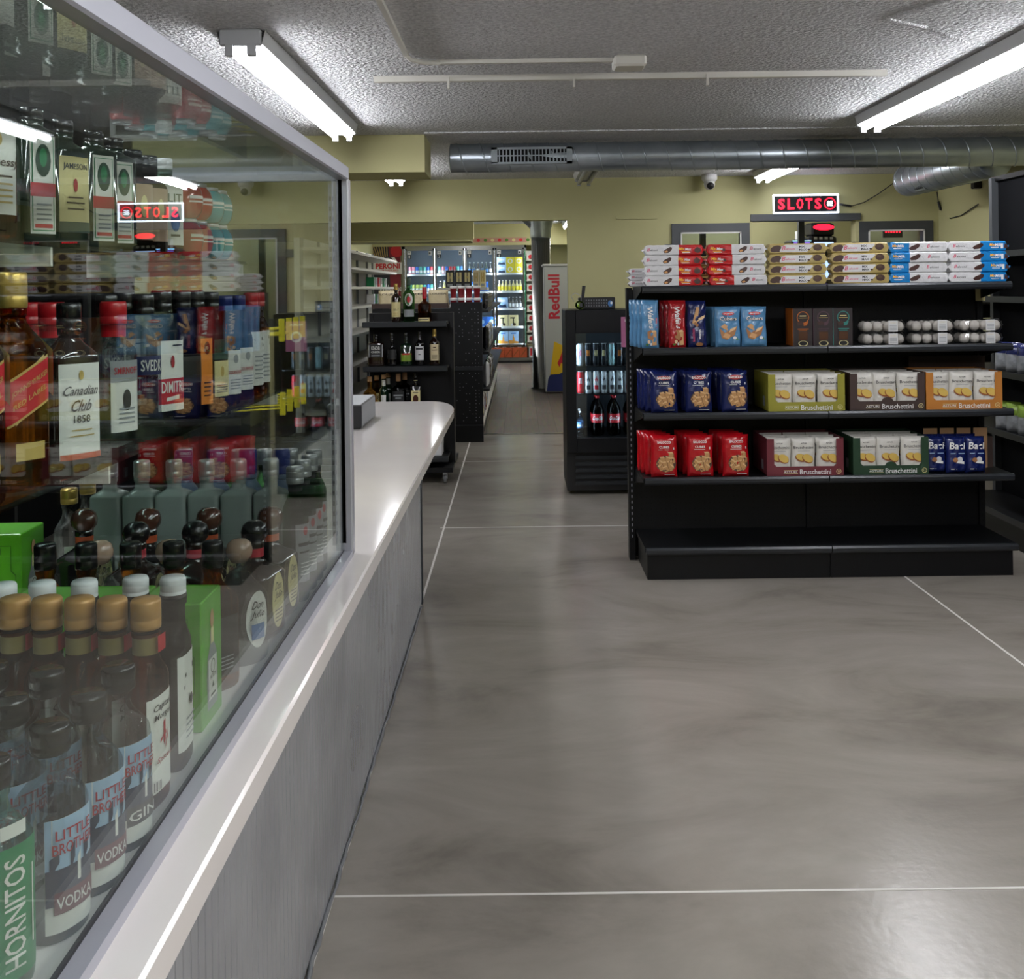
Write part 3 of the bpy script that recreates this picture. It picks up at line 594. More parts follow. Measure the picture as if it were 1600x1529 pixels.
K['silver_vodka'] = bottle(h=.215, a=.029, b=.022, p=4, rn=.013, zs=.68, zn=.82, glass='g_vodka', cap='black_cap', cr=.0155, ch=.03, lab=(.14, .64, .85, 'lab_white'),
    art=lines(('#box', 0, 1, .1, .46, 'lab_red'), ('DIMITRI', .34, .85, .16, 'lab_white'), ('#slant', .25, .75, .14, .16, .19, .22, 'lab_white'), ('#oval', .5, .7, .15, .09, 'ink_red'), ('#box', .5, .9, .92, .94, 'ink')))
K['dark_rum'] = bottle(h=.215, a=.027, p=3, rn=.012, zs=.62, zn=.8, glass='g_dark', cap='black_cap', cr=.015, ch=.03, lab=(.1, .62, .45, 'lab_orange'), art=lines(('#oval', .5, .85, .5, .1, 'brown_cap'), *small(0, 'brown_cap')))
K['dark_plain'] = bottle(h=.215, a=.027, p=3, rn=.012, zs=.62, zn=.8, glass='g_dark', cap='black_cap', cr=.015, ch=.03, lab=(.3, .5, .8, 'lab_black'))
K['irish'] = bottle(h=.212, a=.026, p=3, rn=.012, zs=.62, zn=.8, glass='g_dark', cap='black_cap', cr=.015, ch=.03, lab=(.12, .42, .8, 'lab_cream'), lab2=(.43, .6, .8, 'dk_green'), art=lines(('#oval', .5, .7, .2, .15, 'gold_ink'), *small(0, 'brown_ink')))
K['cognac'] = bottle(h=.205, a=.026, p=2.3, rn=.011, zs=.58, zn=.8, glass='g_rum', cap='blue_cap', cr=.0145, ch=.028, lab=(.1, .5, .8, 'lab_white'), art=lines(('#oval', .5, .8, .3, .1, 'lab_grey'), ('COURVOISIER', .5, .85, .08, 'ink_red'), *small(0)))
K['amber_white'] = bottle(h=.21, a=.022, p=2.3, rn=.011, zs=.62, zn=.8, glass='g_amber', cap='red_cap', cr=.0145, ch=.028, lab=(.1, .62, .8, 'lab_white'), art=lines(('#slant', .2, .8, .82, .84, .86, .9, 'ink'), ('#slant', .1, .9, .7, .72, .74, .78, 'ink'), *small(0, n=6, b=.6)))
K['brandy'] = bottle(h=.17, a=.034, b=.026, p=2.4, rn=.012, zs=.56, zn=.8, glass='g_rum', cap='black_cap', cr=.014, ch=.022, lab=(.16, .8, .98, 'lab_white'), art=lines(('Hennessy', .55, .9, .12, 'brown_ink', .2), ('#box', .2, .8, .4, .42, 'brown_ink'), ('#oval', .5, .8, .2, .08, 'gold_ink'), *small(0, 'gold_ink')))
K['herbal'] = bottle(h=.172, a=.027, b=.024, p=6, rn=.012, zs=.80, zn=.88, glass='bottle_dkgreen', cap='black_cap', cr=.014, ch=.018, lab=(.06, .78, .62, 'lab_white'),
    art=lines(('#box', .06, .94, .03, .97, 'lab_green'), ('#box', .1, .9, .04, .38, 'lab_white'), ('#box', 0, 1, .38, .52, 'lab_red'), ('#box', .1, .9, .52, .96, 'lab_white'), ('#oval', .5, .75, .62, .17, 'dk_green'), ('#oval', .5, .78, .3, .1, 'lab_green'), ('#box', .15, .85, .06, .1, 'lab_red'), *small(0, 'lab_grey', .14, .34, 4)))
K['irish_green'] = bottle(h=.172, a=.029, b=.026, p=4, rn=.012, zs=.74, zn=.85, glass='bottle_dkgreen', cap='black_cap', cr=.014, ch=.02, lab=(.1, .7, .8, 'lab_cream'),
    art=lines(('JAMESON', .86, .8, .1, 'ink'), ('#oval', .5, .62, .14, .09, 'ink_red'), ('#box', .25, .75, .45, .47, 'brown_ink'), ('#box', .2, .8, .38, .4, 'brown_ink'), ('#box', .22, .78, .3, .32, 'brown_ink'), ('#box', 0, 1, .0, .14, 'dk_green')))
K['tan_liqueur'] = bottle(h=.165, a=.027, p=2.6, rn=.012, zs=.66, zn=.82, glass='g_dark', cap='black_cap', cr=.014, ch=.02, lab=(.12, .66, .8, 'tan_cap'), art=lines(('#oval', .5, .6, .3, .2, 'lab_cream'),))
K['mixed_lit'] = bottle(h=.17, a=.028, p=2.6, rn=.012, zs=.7, zn=.84, glass='g_teal', cap='white_cap', cr=.014, ch=.02, lab=(.1, .72, .85, 'lab_white'), art=lines(('LIT', .78, .6, .14, 'dk_green'), ('#oval', .5, .4, .4, .18, 'ink_blue'), ('#box', .3, .7, .14, .18, 'ink')))
M('jar_red', '#a3252a', .15, coat=.8); M('jar_teal', '#3f9ca6', .15, coat=.8); M('green_box', '#4fa012', .35, coat=.3); M('green_box_dk', '#2c6b0c', .4)
def jar(m):
    g = MB(); g.lathe([(.014, 0), (.019, .003), (.0255, .012), (.0285, .026), (.0285, .038), (.0255, .052), (.019, .061), (.016, .063)], m, 24)
    g2 = MB(); g2.lathe([(.016, .062), (.0175, .063), (.0175, .069), (.0155, .070), (.0155, .0685), (.001, .0685)], 'silver_cap', 20)
    g3 = MB(); fn = lambda x, z: (x, -.0289*math.sqrt(max(.02, 1-(x/.0289)**2))-.0004, z)
    g3.sheet(fn, -.015, .015, .0355, .041, 6, 1, 'lab_white'); g3.sheet(fn, -.016, .016, .0285, .0315, 6, 1, 'lab_white')
    return Kind('drink_jar', 'drink jar', [('body', g, None), ('lid', g2, None), ('print', g3, None)])
K['jar_red'] = jar('jar_red'); K['jar_teal'] = jar('jar_teal')
def gift_box():
    w_, d, h = .043, .045, .17; g = MB(); g.bbox(-w_, w_, -d, d, 0, h, 'green_box', .0015)
    fa = lambda x, z: (w_+.0006, x, z); fb = lambda x, z: (x, -d-.0006, z); fa2 = lambda x, z: (w_+.0011, x, z)
    for fn in (fb,):
        g.poly([(-.012, .02), (.026, .02), (.026, .045), (.034, .052), (.034, .1), (.026, .107), (.026, .15), (-.012, .15)], 'green_box_dk', fn)
        g.poly([(-.011, .021), (.025, .021), (.025, .046), (.033, .053), (.033, .099), (.025, .106), (.025, .149), (-.011, .149)], 'green_box', lambda x, z: (x, -d-.0009, z))
        g.rect(-.002, .009, .135, .146, 'green_box_dk', lambda x, z: (x, -d-.0012, z))
    g.poly([(-.022, .018), (.022, .018), (.024, .06), (.02, .088), (.009, .103), (.007, .122), (-.007, .122), (-.009, .103), (-.02, .088), (-.024, .06)], 'lab_grey', fa)
    g.rect(-.006, .006, .104, .125, 'lab_cream', fa2); g.oval(0, .137, .008, .013, 'cork', fa2)
    g.rect(-.018, .018, .03, .085, 'lab_white', fa2); g.text('PATRON', 0, .06, .026, .006, 'ink', lambda x, z: (w_+.0016, x, z)); g.poly([(-.005, .045), (.005, .045), (0, .053)], 'ink', lambda x, z: (w_+.0016, x, z)); g.rect(-.01, .01, .034, .037, 'ink', lambda x, z: (w_+.0016, x, z))
    g.ring(0, .073, .008, .0095, 'ink', lambda x, z: (w_+.0016, x, z))
    return Kind('gift_box', 'box', [('gift_box', g, None)], single=True)
K['gift'] = gift_box()
# Fronts turn towards the shop, i.e. label (-Y) rotated to face +X and a little to the viewer
FRX = math.radians(58)
def put(kind, X, Y, z, label='', group=None, rz=FRX, j=.06): return K[kind].put((X, Y, z+.0008), label, group, rz + random.uniform(-j, j))
GF = 'bottles on the floor of the glass case'; G1 = 'bottles on the lower glass shelf'; G2 = 'bottles on the upper glass shelf'
put('tequila_green', -.450, .86, CZ, 'clear tequila bottle with green label, nearest the viewer in the glass case', GF, rz=math.radians(62))
put('vodka', -.435, .937, CZ, 'clear vodka bottle with mountain label behind the green labelled tequila', GF, rz=math.radians(64))
put('vodka', -.430, 1.008, CZ, 'clear vodka bottle with mountain label just in front of the gin', GF, rz=math.radians(66))
put('gin', -.430, 1.083, CZ, 'clear gin bottle with mountain label beside the spiced rum', GF, rz=math.radians(68))
for k, (x, y, l) in enumerate([(-.512, .93, 'black capped clear bottle at the left frame edge, lowest row of the case'), (-.503, 1.0, 'black capped clear bottle left of the front vodka pair'), (-.500, 1.072, 'black capped clear bottle left of the gin'), (-.572, 1.02, 'black capped clear bottle far left, in front of the gold caps'), (-.568, 1.09, 'black capped clear bottle under the leftmost gold caps')]):
    put('vodka', x, y, CZ, l, GF)
for k, x in enumerate((-.430, -.4695, -.508, -.5465, -.585)):
    K['spiced'].put((x, 1.165+k*.003, CZ+.001), ['spiced rum flask with gold cap, its label showing against the glass', 'gold capped rum flask second from the glass', 'gold capped rum flask in the middle of its row', 'gold capped rum flask fourth from the glass', 'gold capped rum flask farthest left in its row'][k], GF, PI/2-.12)
for k, (x, y) in enumerate(((-.432, 1.262), (-.478, 1.262), (-.536, 1.25), (-.585, 1.245), (-.63, 1.24))):
    K['dark_flask'].put((x, y, CZ+.001), ['white capped dark flask against the glass, behind the gold caps', 'white capped dark flask second from the glass', 'white capped dark flask in the middle of its row', 'white capped dark flask fourth from the glass', 'white capped dark flask farthest left in its row'][k], GF, PI/2+.04)
for k, (x, y, r, l) in enumerate(((-.468, 1.392, 0, 'green gift box with bottle picture, pressed against the glass'), (-.558, 1.392, .02, 'green gift box directly left of the one at the glass'), (-.648, 1.392, 0, 'green gift box third from the glass behind the white caps'), (-.905, 1.80, .03, 'green gift box standing apart at the far left of the case'))):
    K['gift'].put((x, y, CZ+.001), l, 'green gift boxes in the case', r)
for k, x in enumerate((-.455, -.512, -.575, -.64, -.70)):
    put('whiskey_black', x, 1.50, CZ, 'black capped whiskey bottle, %s from the glass behind the green boxes' % ORD[k], GF)
for k, x in enumerate((-.449, -.56, -.67)):
    put('blanco', x, 1.62, CZ, ['clear tequila bottle with round tan stopper and oval label at the glass', 'clear bottle with tan stopper between the black mushroom stoppers', 'clear bottle with tan stopper farthest left in its row'][k], GF)
for k, x in enumerate((-.455, -.555, -.655)):
    put('reposado', x, 1.735, CZ, rz=math.radians(78), label='square brown bottle with black mushroom stopper and red neck band, %s from the glass' % ORD[k], group=GF)
for k, x in enumerate((-.455, -.565, -.675, -.79)):
    put('anejo', x, 1.845, CZ, rz=math.radians(78), label='black square bottle with shiny brown mushroom stopper, %s from the glass' % ORD[k], group=GF)
for k, x in enumerate((-.845, -.85)):
    put('gold_clear', x-.02, 1.955+k*.095, CZ, ['clear gold capped bottle left of the brown stoppers, the nearer one', 'clear gold capped bottle left of the brown stoppers, the farther one'][k], GF)
for k in range(6):
    put('frosted', -.487-k*.0625, 1.985, CZ, 'frosted square vodka bottle with silver cap and blue spot, %s from the glass' % ORD[k], GF, rz=PI/2, j=.01)
put('blue_cap', -.487, 2.07, CZ, 'frosted bottle with tall dark blue cap nearest the glass', GF)
for k, x in enumerate((-.555, -.62, -.685)): put('blue_cap', x, 2.075, CZ, 'tall blue capped bottle in the back row, %s from the glass' % ORD[k+1], GF)
for k, (x, y) in enumerate(((-.428, 1.93), (-.428, 2.0), (-.428, 2.065), (-.432, 2.13), (-.486, 2.15), (-.54, 2.15), (-.595, 2.15))):
    put('green_rum', x, y, CZ, 'green glass bottle with silver cap, ' + ['nearest the viewer along the glass', 'second along the glass', 'third along the glass', 'farthest along the glass by the post', 'second from the glass in the back row', 'third from the glass in the back row', 'fourth from the glass in the back row'][k], GF)
put('gold_green', -.445, 2.05+.14, CZ, 'green bottle with gold cap at the corner post', GF)
# lower glass shelf
for (kd, x, y, l) in [('red_label', -.552, 1.02, 'square amber whisky bottle with red slanted label at the left frame edge'), ('red_label', -.552, 1.115, 'square amber whisky bottle with red slanted label, right of its twin'),
    ('club', -.556, 1.262, 'dark whisky bottle with tall white label on the lower shelf'), ('redcap_vodka', -.556, 1.40, 'clear vodka bottle with red cap in front row of shelf'), ('navy_vodka', -.552, 1.50, 'clear vodka bottle with navy band on the shelf'),
    ('silver_vodka', -.555, 1.585, 'clear vodka bottle with red and silver label on the shelf'), ('dark_plain', -.556, 1.68, 'dark bottle right of the red and silver labelled vodka'), ('dark_rum', -.556, 1.755, 'dark bottle with tall orange label before the green labelled whiskey'), ('irish', -.556, 1.84, 'dark whiskey bottle with green and cream label on the shelf'),
    ('cognac', -.556, 1.93, 'brown cognac bottle with white label and blue cap, front row'), ('cognac', -.556, 2.02, 'brown cognac bottle with white label and blue cap, farther one'), ('amber_white', -.552, 2.10, 'slim amber bottle with long white label and red cap'), ('amber_white', -.555, 2.17, 'slim amber bottle farthest right on the lower shelf')]:
    put(kd, x, y, S1, l, G1)
for (kd, x, y, l) in [('redcap_vodka', -.64, 1.19, 'red capped clear bottle behind the amber whisky pair'), ('club', -.655, 1.30, 'black capped dark bottle behind the white labelled whisky'), ('redcap_vodka', -.64, 1.40, 'red capped clear bottle in second row, middle of shelf'), ('redcap_vodka', -.70, 1.46, 'red capped clear bottle in third row of shelf'), ('navy_vodka', -.63, 1.56, 'black capped clear bottle behind the navy banded vodka'), ('silver_vodka', -.64, 1.66, 'black capped clear bottle in second row behind the dark bottle'),
    ('navy_vodka', -.62, 1.76, 'black capped clear slim bottle in second row behind orange label'), ('silver_vodka', -.63, 1.87, 'black capped square clear bottle behind the cream label'), ('dark_plain', -.63, 1.97, 'dark bottle in second row behind the cognac')]:
    put(kd, x, y, S1, l, G1)
# upper glass shelf
for (kd, x, y, l) in [('brandy', -.625, 1.20, 'cognac bottle with large cream label at the upper left frame edge'), ('herbal', -.622, 1.31, 'dark green square bottle with red banded label left of the cream label'), ('irish_green', -.625, 1.405, 'green whiskey bottle with arched cream label on the upper shelf'), ('herbal', -.622, 1.50, 'dark green square bottle with red banded label, middle of upper shelf'),
    ('herbal', -.622, 1.575, 'dark green square bottle with red banded label, farthest of three'), ('tan_liqueur', -.622, 1.655, 'dark liqueur bottle with tan label on the upper shelf'), ('tan_liqueur', -.622, 1.725, 'dark liqueur bottle with tan label beside the white labelled bottle'), ('mixed_lit', -.622, 1.80, 'pale bottle with white label next to the red jars')]:
    put(kd, x, y, S2, l, G2)
for (kd, x, y, l) in [('brandy', -.70, 1.27, 'dark bottle behind the cream labelled cognac, upper shelf'), ('herbal', -.69, 1.38, 'dark green bottle in second row, upper shelf left'), ('brandy', -.70, 1.50, 'cognac bottle in second row, upper shelf middle'), ('tan_liqueur', -.69, 1.62, 'dark liqueur bottle in second row of upper shelf'), ('brandy', -.70, 1.72, 'cognac bottle in second row near the red jars'), ('herbal', -.76, 1.45, 'dark green bottle in third row of upper shelf')]:
    put(kd, x, y, S2, l, G2)
for i, y in enumerate((1.885, 1.945, 2.02, 2.08)):
    kd = 'jar_red' if i < 2 else 'jar_teal'; c = 'red' if i < 2 else 'teal'
    for jx in range(3):
        for lv in range(2):
            put(kd, -.61-jx*.059, y, S2+lv*.0702, '%s round drink jar, %s %s column, %s row from the glass, %s layer' % (c, ['nearer', 'farther'][i % 2], c, ORD[jx], ['lower', 'upper'][lv]), 'round drink jars on the upper shelf')
# ------------------------------------------------------------------ gondola with biscuits (right)
GY = 5.05; GB = 5.44; GX0, GX1 = .600, 2.43; SZ = [.160, .498, .817, 1.139, 1.445]
t = thing('gondola_shelf', 'black steel double width shelf unit stocked with biscuits', 'shelf unit', (0, 0, 0))
g = MB(); g.box(GX0-.02, GX1+.0, GB, GB+.03, .14, 1.43, 'black_steel')
g.build('pegboard_back', t)
g = MB()
nx, nz = 66, 12
for i in range(70):
    for j in range(9):
        x = GX0+.03+i*.0258; z = .2+j*.031
        g.rect(x, x+.006, z, z+.006, 'black_hole', fy(GB-.0008))
for k in range(3):
    for i in range(70):
        for j in range(4):
            x = GX0+.03+i*.0258; z = SZ[k+1]+.16+j*.031
            g.rect(x, x+.006, z, z+.006, 'black_hole', fy(GB-.0008))
o = g.build('pegboard_holes', t); o['kind'] = 'stuff'
for xx in (GX0-.035, 1.505, GX1-.01):
    g = MB(); g.box(xx, xx+.03, GB-.02, GB+.05, 0, 1.44, 'black_steel')
    for i in range(42): g.rect(xx+.012, xx+.018, .12+i*.03, .135+i*.03, 'hole_light' if xx < 1 else 'black_hole', fy(GB-.021))
    g.build('upright_post', t)
for k, z in enumerate(SZ):
    d0 = GY-.03 if k == 0 else GY
    g = MB(); g.box(GX0, GX1, d0+.01, GB, z-.022, z, 'black_steel')
    mid = 1.515
    for a, c in ((GX0+.005, mid-.003), (mid+.003, GX1-.002)):
        # rounded price rail
        R = [[(x, d0+.012, z+.004), (x, d0, z+.002), (x, d0-.006, z-.008), (x, d0-.006, z-.022), (x, d0+.002, z-.032), (x, d0+.014, z-.032)] for x in (a, c)]
        g.loft(R, 'black_steel_lip')
    g.build('shelf_board', t)
    if k:
        for xx in (GX0-.002, GX1-.0):
            g = MB(); g.add([(xx, GB, z-.02), (xx, d0+.01, z-.02), (xx, GB, z-.09), (xx+.003, GB, z-.02), (xx+.003, d0+.01, z-.02), (xx+.003, GB, z-.09)], [(0, 1, 2), (3, 5, 4), (0, 3, 4, 1), (1, 4, 5, 2), (0, 2, 5, 3)], 'black_steel'); g.build('shelf_bracket', t)
g = MB()
for a, c in ((GX0+.012, 1.5135), (1.5165, GX1-.015)): g.box(a, c, GY-.0, GY+.012, 0, .135, 'black_steel')
g.box(GX0+.012, GX0+.03, GY+.012, GB, 0, .135, 'black_steel'); g.box(GX1-.033, GX1-.015, GY+.012, GB, 0, .135, 'black_steel'); g.build('kick_plate', t)
g = MB(); g.box(GX0-.0, GX1, GB+.06, GB+.09, 0, 1.3, 'black_steel'); g.build('rear_panel', t)
t = thing('peg_stand', 'black peg stand with yellow hooks behind the counter, seen through the glass', 'stand', (-1.20, 3.8, 0))
g = MB(); g.box(0, .03, 0, .62, .04, 1.38, 'black_steel'); g.build('pegboard', t)
g = MB(); g.box(-.2, .2, 0, .05, 0, .04, 'black_steel'); g.box(-.2, .2, .57, .62, 0, .04, 'black_steel'); g.build('foot', t)
# yellow label hooks behind the counter
def hook():
    g = MB()
    g.tube([(0, 0, 0), (.26, 0, .015)], .004, 'yellow', 6); g.tube([(0, 0, .02), (.245, 0, .035)], .003, 'yellow', 6)
    g2 = MB(); g2.box(.25, .272, -.002, .002, -.012, .075, 'yellow')
    return Kind('peg_hook', 'hook', [('wire', g, None), ('price_tag', g2, None)])
hk = hook()
for r, z in enumerate((1.265, .985)):
    for i in range(4): hk.put((-1.1695, 3.9+i*.125, z), 'yellow wire hook with yellow tag, %s in the %s row behind the counter' % (ORD[i], ['upper', 'lower'][r]), 'yellow hooks on the black peg stand')

# ---- cake bar packs
W_ = dict(white='film_white', red='film_red', gold='film_gold', blue='film_blue')
F_('film_white', '#d6d6d8'); F_('film_red', '#b0111b'); F_('film_gold', '#a8955a', .3); F_('film_blue', '#1a78bb'); F_('film_navy', '#141d4e'); F_('film_sky', '#5587b0'); F_('film_dkred', '#9c1a20')
F_('film_cream', '#e2dfd6'); F_('film_paper', '#dddad2', .45); F_('film_tan', '#d2c39e', .4); F_('film_blue2', '#141f56')
M('choc', '#3b211b', .4); M('cake', '#c9925a', .6); M('yellow_ink', '#f0b429', .5); M('pink_ink', '#c8305a', .5); M('wafer', '#c99a68', .6); M('wafer_dk', '#9b6a3e', .6); M('wafer_lt', '#e0bc8c', .6); M('nut', '#e6c9a0', .6)
M('cube_a', '#b98a56', .6); M('cube_b', '#8e6237', .6); M('cube_c', '#d9b380', .6); M('bread', '#d9b75c', .6); M('bread_dk', '#8d4a22', .6); M('leaf', '#4d7a2a', .6)
M('olive_card', '#8f8a2c', .6); M('brown_card', '#3b2b26', .6); M('orange_card', '#b5742c', .6); M('burgundy_card', '#66222c', .6); M('green_card', '#16361f', .6)
BL = .296; BH = .0508; BD = .075
def bar(cols, art):
    """flow wrapped bar: length along X, split in colour zones; art drawn on the front"""
    g = MB(); rings = []; ms = []; N = 26
    cuts = [i/N for i in range(N+1)]
    for i, s in enumerate(cuts):
        x = -BL/2+s*BL; e = min(s, 1-s)*BL
        k = 1-max(0, 1-e/.014)**2*.9 if e < .014 else 1.0
        hh = BH/2*k*(1-.02*math.sin(i*1.9)); dd = BD/2*(1-.25*(1-k))
        rings.append([(x, dd*c1, BH/2+hh*c2) for c1, c2 in ((-1, -.8), (-.85, -1), (.85, -1), (1, -.8), (1, .8), (.85, 1), (-.85, 1), (-1, .8))])
        if i < N: ms.append(W_[[c for lim, c in cols if s < lim][0]])
    g.loft(rings, ms)
    for sg in (-1, 1):       # crimped end fins
        g.add([(sg*BL/2, -BD*.36, BH*.45), (sg*BL/2, BD*.36, BH*.45), (sg*BL/2, BD*.36, BH*.55), (sg*BL/2, -BD*.36, BH*.55), (sg*(BL/2+.008), -BD*.38, BH*.4), (sg*(BL/2+.008), BD*.38, BH*.5), (sg*(BL/2+.008), BD*.38, BH*.54), (sg*(BL/2+.008), -BD*.38, BH*.6)],
              [(0, 1, 5, 4), (3, 2, 6, 7), (0, 3, 7, 4), (1, 2, 6, 5), (4, 5, 6, 7)], W_[cols[0][1] if sg < 0 else cols[-1][1]])
    fn = lambda o: (lambda x, z: (x, -BD/2-.0006-o, z+BH/2))
    g2 = MB(); art(g2, fn)
    return Kind('cake_bar_pack', 'biscuit pack', [('wrapper', g, None), ('printed_art', g2, None)])
def choco(g, fn, x, s=1, cake='cake'):
    f0, f1, f2 = fn(0), fn(.0004), fn(.0008)
    g.poly([(x-.022*s, -.006), (x-.012*s, .004), (x+.012*s, .016), (x+.022*s, .012), (x+.019*s, 0), (x+.004*s, -.013), (x-.016*s, -.015)], 'choc', f0)
    if cake: g.poly([(x-.018*s, -.006), (x-.004*s, -.001), (x+.002*s, -.008), (x-.012*s, -.013)], cake, f1)
def art_red(flip):
    s = -1 if flip else 1
    def a(g, fn):
        g.oval(-.022*s, 0, .03, .0235, 'film_white', fn(-.0003)); choco(g, fn, -.032*s)
        g.text('B', -.125*s if not flip else .075, .004, .014, .016, 'pink_ink', fn(0), shear=.3); g.text('alconi', (-.100 if not flip else .103), .0015, .036, .010, 'ink', fn(0), shear=.15)
        c0 = .055 if not flip else -.095
        g.text('Mix', c0-.018, .006, .028, .014, 'yellow_ink', fn(0.0003), shear=.2, bold=.03); g.text('Max', c0+.014, .004, .03, .013, 'white', fn(.0003), shear=.2, bold=.03)
        g.rect(c0-.02, c0+.02, -.009, -.006, 'yellow_ink', fn(0)); g.rect(c0-.016, c0+.024, -.0145, -.0115, 'white', fn(0))
        xx = .115 if not flip else -.062
        q = 1 if not flip else .5
        g.oval(xx, -.002, .016*q, .013*q, 'choc', fn(0)); g.poly([(xx-.008*q, .006), (xx+.009*q, .004), (xx, .017*q)], 'choc', fn(.0002))
    return a
def art_gold(g, fn):
    g.poly([(-.085, -.017), (.045, -.017), (.075, .012), (.075, .019), (-.06, .019), (-.1, .002)], 'film_white', fn(-.0003))
    g.oval(-.108, 0, .028, .015, 'choc', fn(0), rot=.3); g.poly([(-.13, -.012), (-.09, -.016), (-.085, .004), (-.12, .01)], 'choc', fn(.0001))
    g.text('B', -.068, .002, .016, .02, 'pink_ink', fn(0), shear=.3); g.text('alconi', -.034, .0, .044, .010, 'pink_ink', fn(0), shear=.35)
    g.text('MIX', .022, .009, .028, .010, 'ink', fn(0), bold=.03); g.text('MAX', .026, -.006, .036, .010, 'ink', fn(0), bold=.03)
    g.oval(.055, -.006, .007, .004, 'choc', fn(.0001)); g.oval(.098, .004, .022, .016, 'choc', fn(.0001)); g.oval(.094, .008, .012, .007, 'brown_ink', fn(.0004))
    g.rect(-.03, .05, -.0225, -.0200, 'film_gold', fn(.0001))
def art_blue(flip):
    def a(g, fn):
        c0 = -.102 if not flip else .085
        g.text('Mix', c0-.014, .007, .026, .013, 'yellow_ink', fn(.0003), shear=.2, bold=.03); g.text('Milk', c0+.016, .006, .034, .013, 'white', fn(.0003), shear=.2, bold=.03)
        g.rect(c0-.022, c0+.018, -.008, -.005, 'white', fn(0)); g.rect(c0-.018, c0+.012, -.013, -.0105, 'film_sky', fn(0))
        choco(g, fn, -.02 if not flip else .0, 1.25, None)
        x = .068 if not flip else -.098
        g.text('B', x-.018, .004, .012, .016, 'pink_ink', fn(0), shear=.3); g.text('alconi', x+.012, .0015, .044, .010, 'ink', fn(0), shear=.1)
        if flip: g.rect(.112, .124, -.012, .012, 'white', fn(.0003)); g.poly([(.128, -.01), (.146, -.01), (.146, .002), (.132, .014)], 'choc', fn(.0003))
    return a
KB = {}
KB['redR'] = bar([(.54, 'white'), (1.1, 'red')], art_red(False)); KB['redL'] = bar([(.40, 'red'), (1.1, 'white')], art_red(True))
KB['gold'] = bar([(1.1, 'gold')], art_gold); KB['blueL'] = bar([(.32, 'blue'), (1.1, 'white')], art_blue(False)); KB['blueR'] = bar([(.52, 'white'), (1.1, 'blue')], art_blue(True))
colx = [(1052, 'redR', 'white and red cake bar pack'), (1150, 'redL', 'red and white cake bar pack'), (1244, 'gold', 'gold cake bar pack'), (1341, 'gold', 'gold cake bar pack'), (1432, 'blueL', 'blue and white milk bar pack'), (1525, 'blueR', 'white and blue milk bar pack')]
side = ['in the leftmost stack', 'in the second stack from left', 'in the left gold stack', 'in the right gold stack', 'in the left blue stack', 'in the rightmost stack']
random.seed(11)
for ci, (px, kd, nm) in enumerate(colx):
    X = atx(px, 445, GY+.05)
    for lv in range(4):
        dx = random.uniform(-.003, .003) + (.01 if ci == 1 and lv == 0 else 0)
        KB[kd].put((X+dx, GY+.055+random.uniform(-.004, .004), SZ[4]+.0005+lv*(BH+.0003)), '%s, %s %s' % (nm, LEV4[lv], side[ci]), 'cake bar packs on the top shelf', random.uniform(-.012, .012))
for lv in range(3):
    KB['redR'].put((.715, GY+.30, SZ[4]+.0005+lv*(BH*.62)), 'flat white cake bar pack, %s of three poking out at the left' % ['bottom', 'middle', 'top'][lv], 'flat packs at the left of the top shelf', .02, sc=(1, 1, .62))
for lv in range(3):
    KB['gold'].put((1.05, GY+.29, SZ[4]+.0005+lv*(BH+.0003)), 'gold cake bar pack, %s in the hidden stack behind the left column' % LEV4[lv], 'cake bar packs behind the front row')

# ---- standing pouches
def pouch(name, cat, w_, h, d, film, art, wav=.0025, seed=1, top=.012):
    rnd = random.Random(seed); ph = [rnd.uniform(0, 6) for _ in range(6)]; g = MB()
    def prof(x, z):
        u = abs(2*x/w_); v = 2*z/h-1
        return (max(0, 1-u**5)**.5)*(max(0, 1-abs(v)**7)**.6)
    def wv(x, z): return wav*(math.sin(x*95+ph[0]+z*40)*math.sin(z*60+ph[1]) + .5*math.sin(x*160+ph[2]-z*90))*prof(x, z)
    fr = lambda x, z: (x+.002*math.sin(z*40+ph[3]), -(.0012+d/2*prof(x, z))+wv(x, z), z)
    bk = lambda x, z: (x+.002*math.sin(z*40+ph[3]), (.0012+d/2*prof(x, z)), z)
    g.sheet(fr, -w_/2, w_/2, 0, h, 14, 20, film); g.sheet(lambda x, z: bk(-x, z), -w_/2, w_/2, 0, h, 8, 10, film)
    for sx in (-1, 1): g.sheet(lambda a, z: tuple(Vector(fr(sx*w_/2, z)).lerp(Vector(bk(sx*w_/2, z)), a)), 0, 1, 0, h, 1, 12, film)
    g.sheet(lambda x, a: tuple(Vector(fr(x, h)).lerp(Vector(bk(x, h)), a)), -w_/2, w_/2, 0, 1, 8, 1, film)
    g2 = MB(); o = -d/2-.0032
    art(g2, lambda k=0: (lambda x, z: (x, max(o-.0, -(.0036+d/2*prof(x, z)))-k*.0004, z)))
    return Kind(name, cat, [('film_wrap', g, None), ('printed_art', g2, None)])
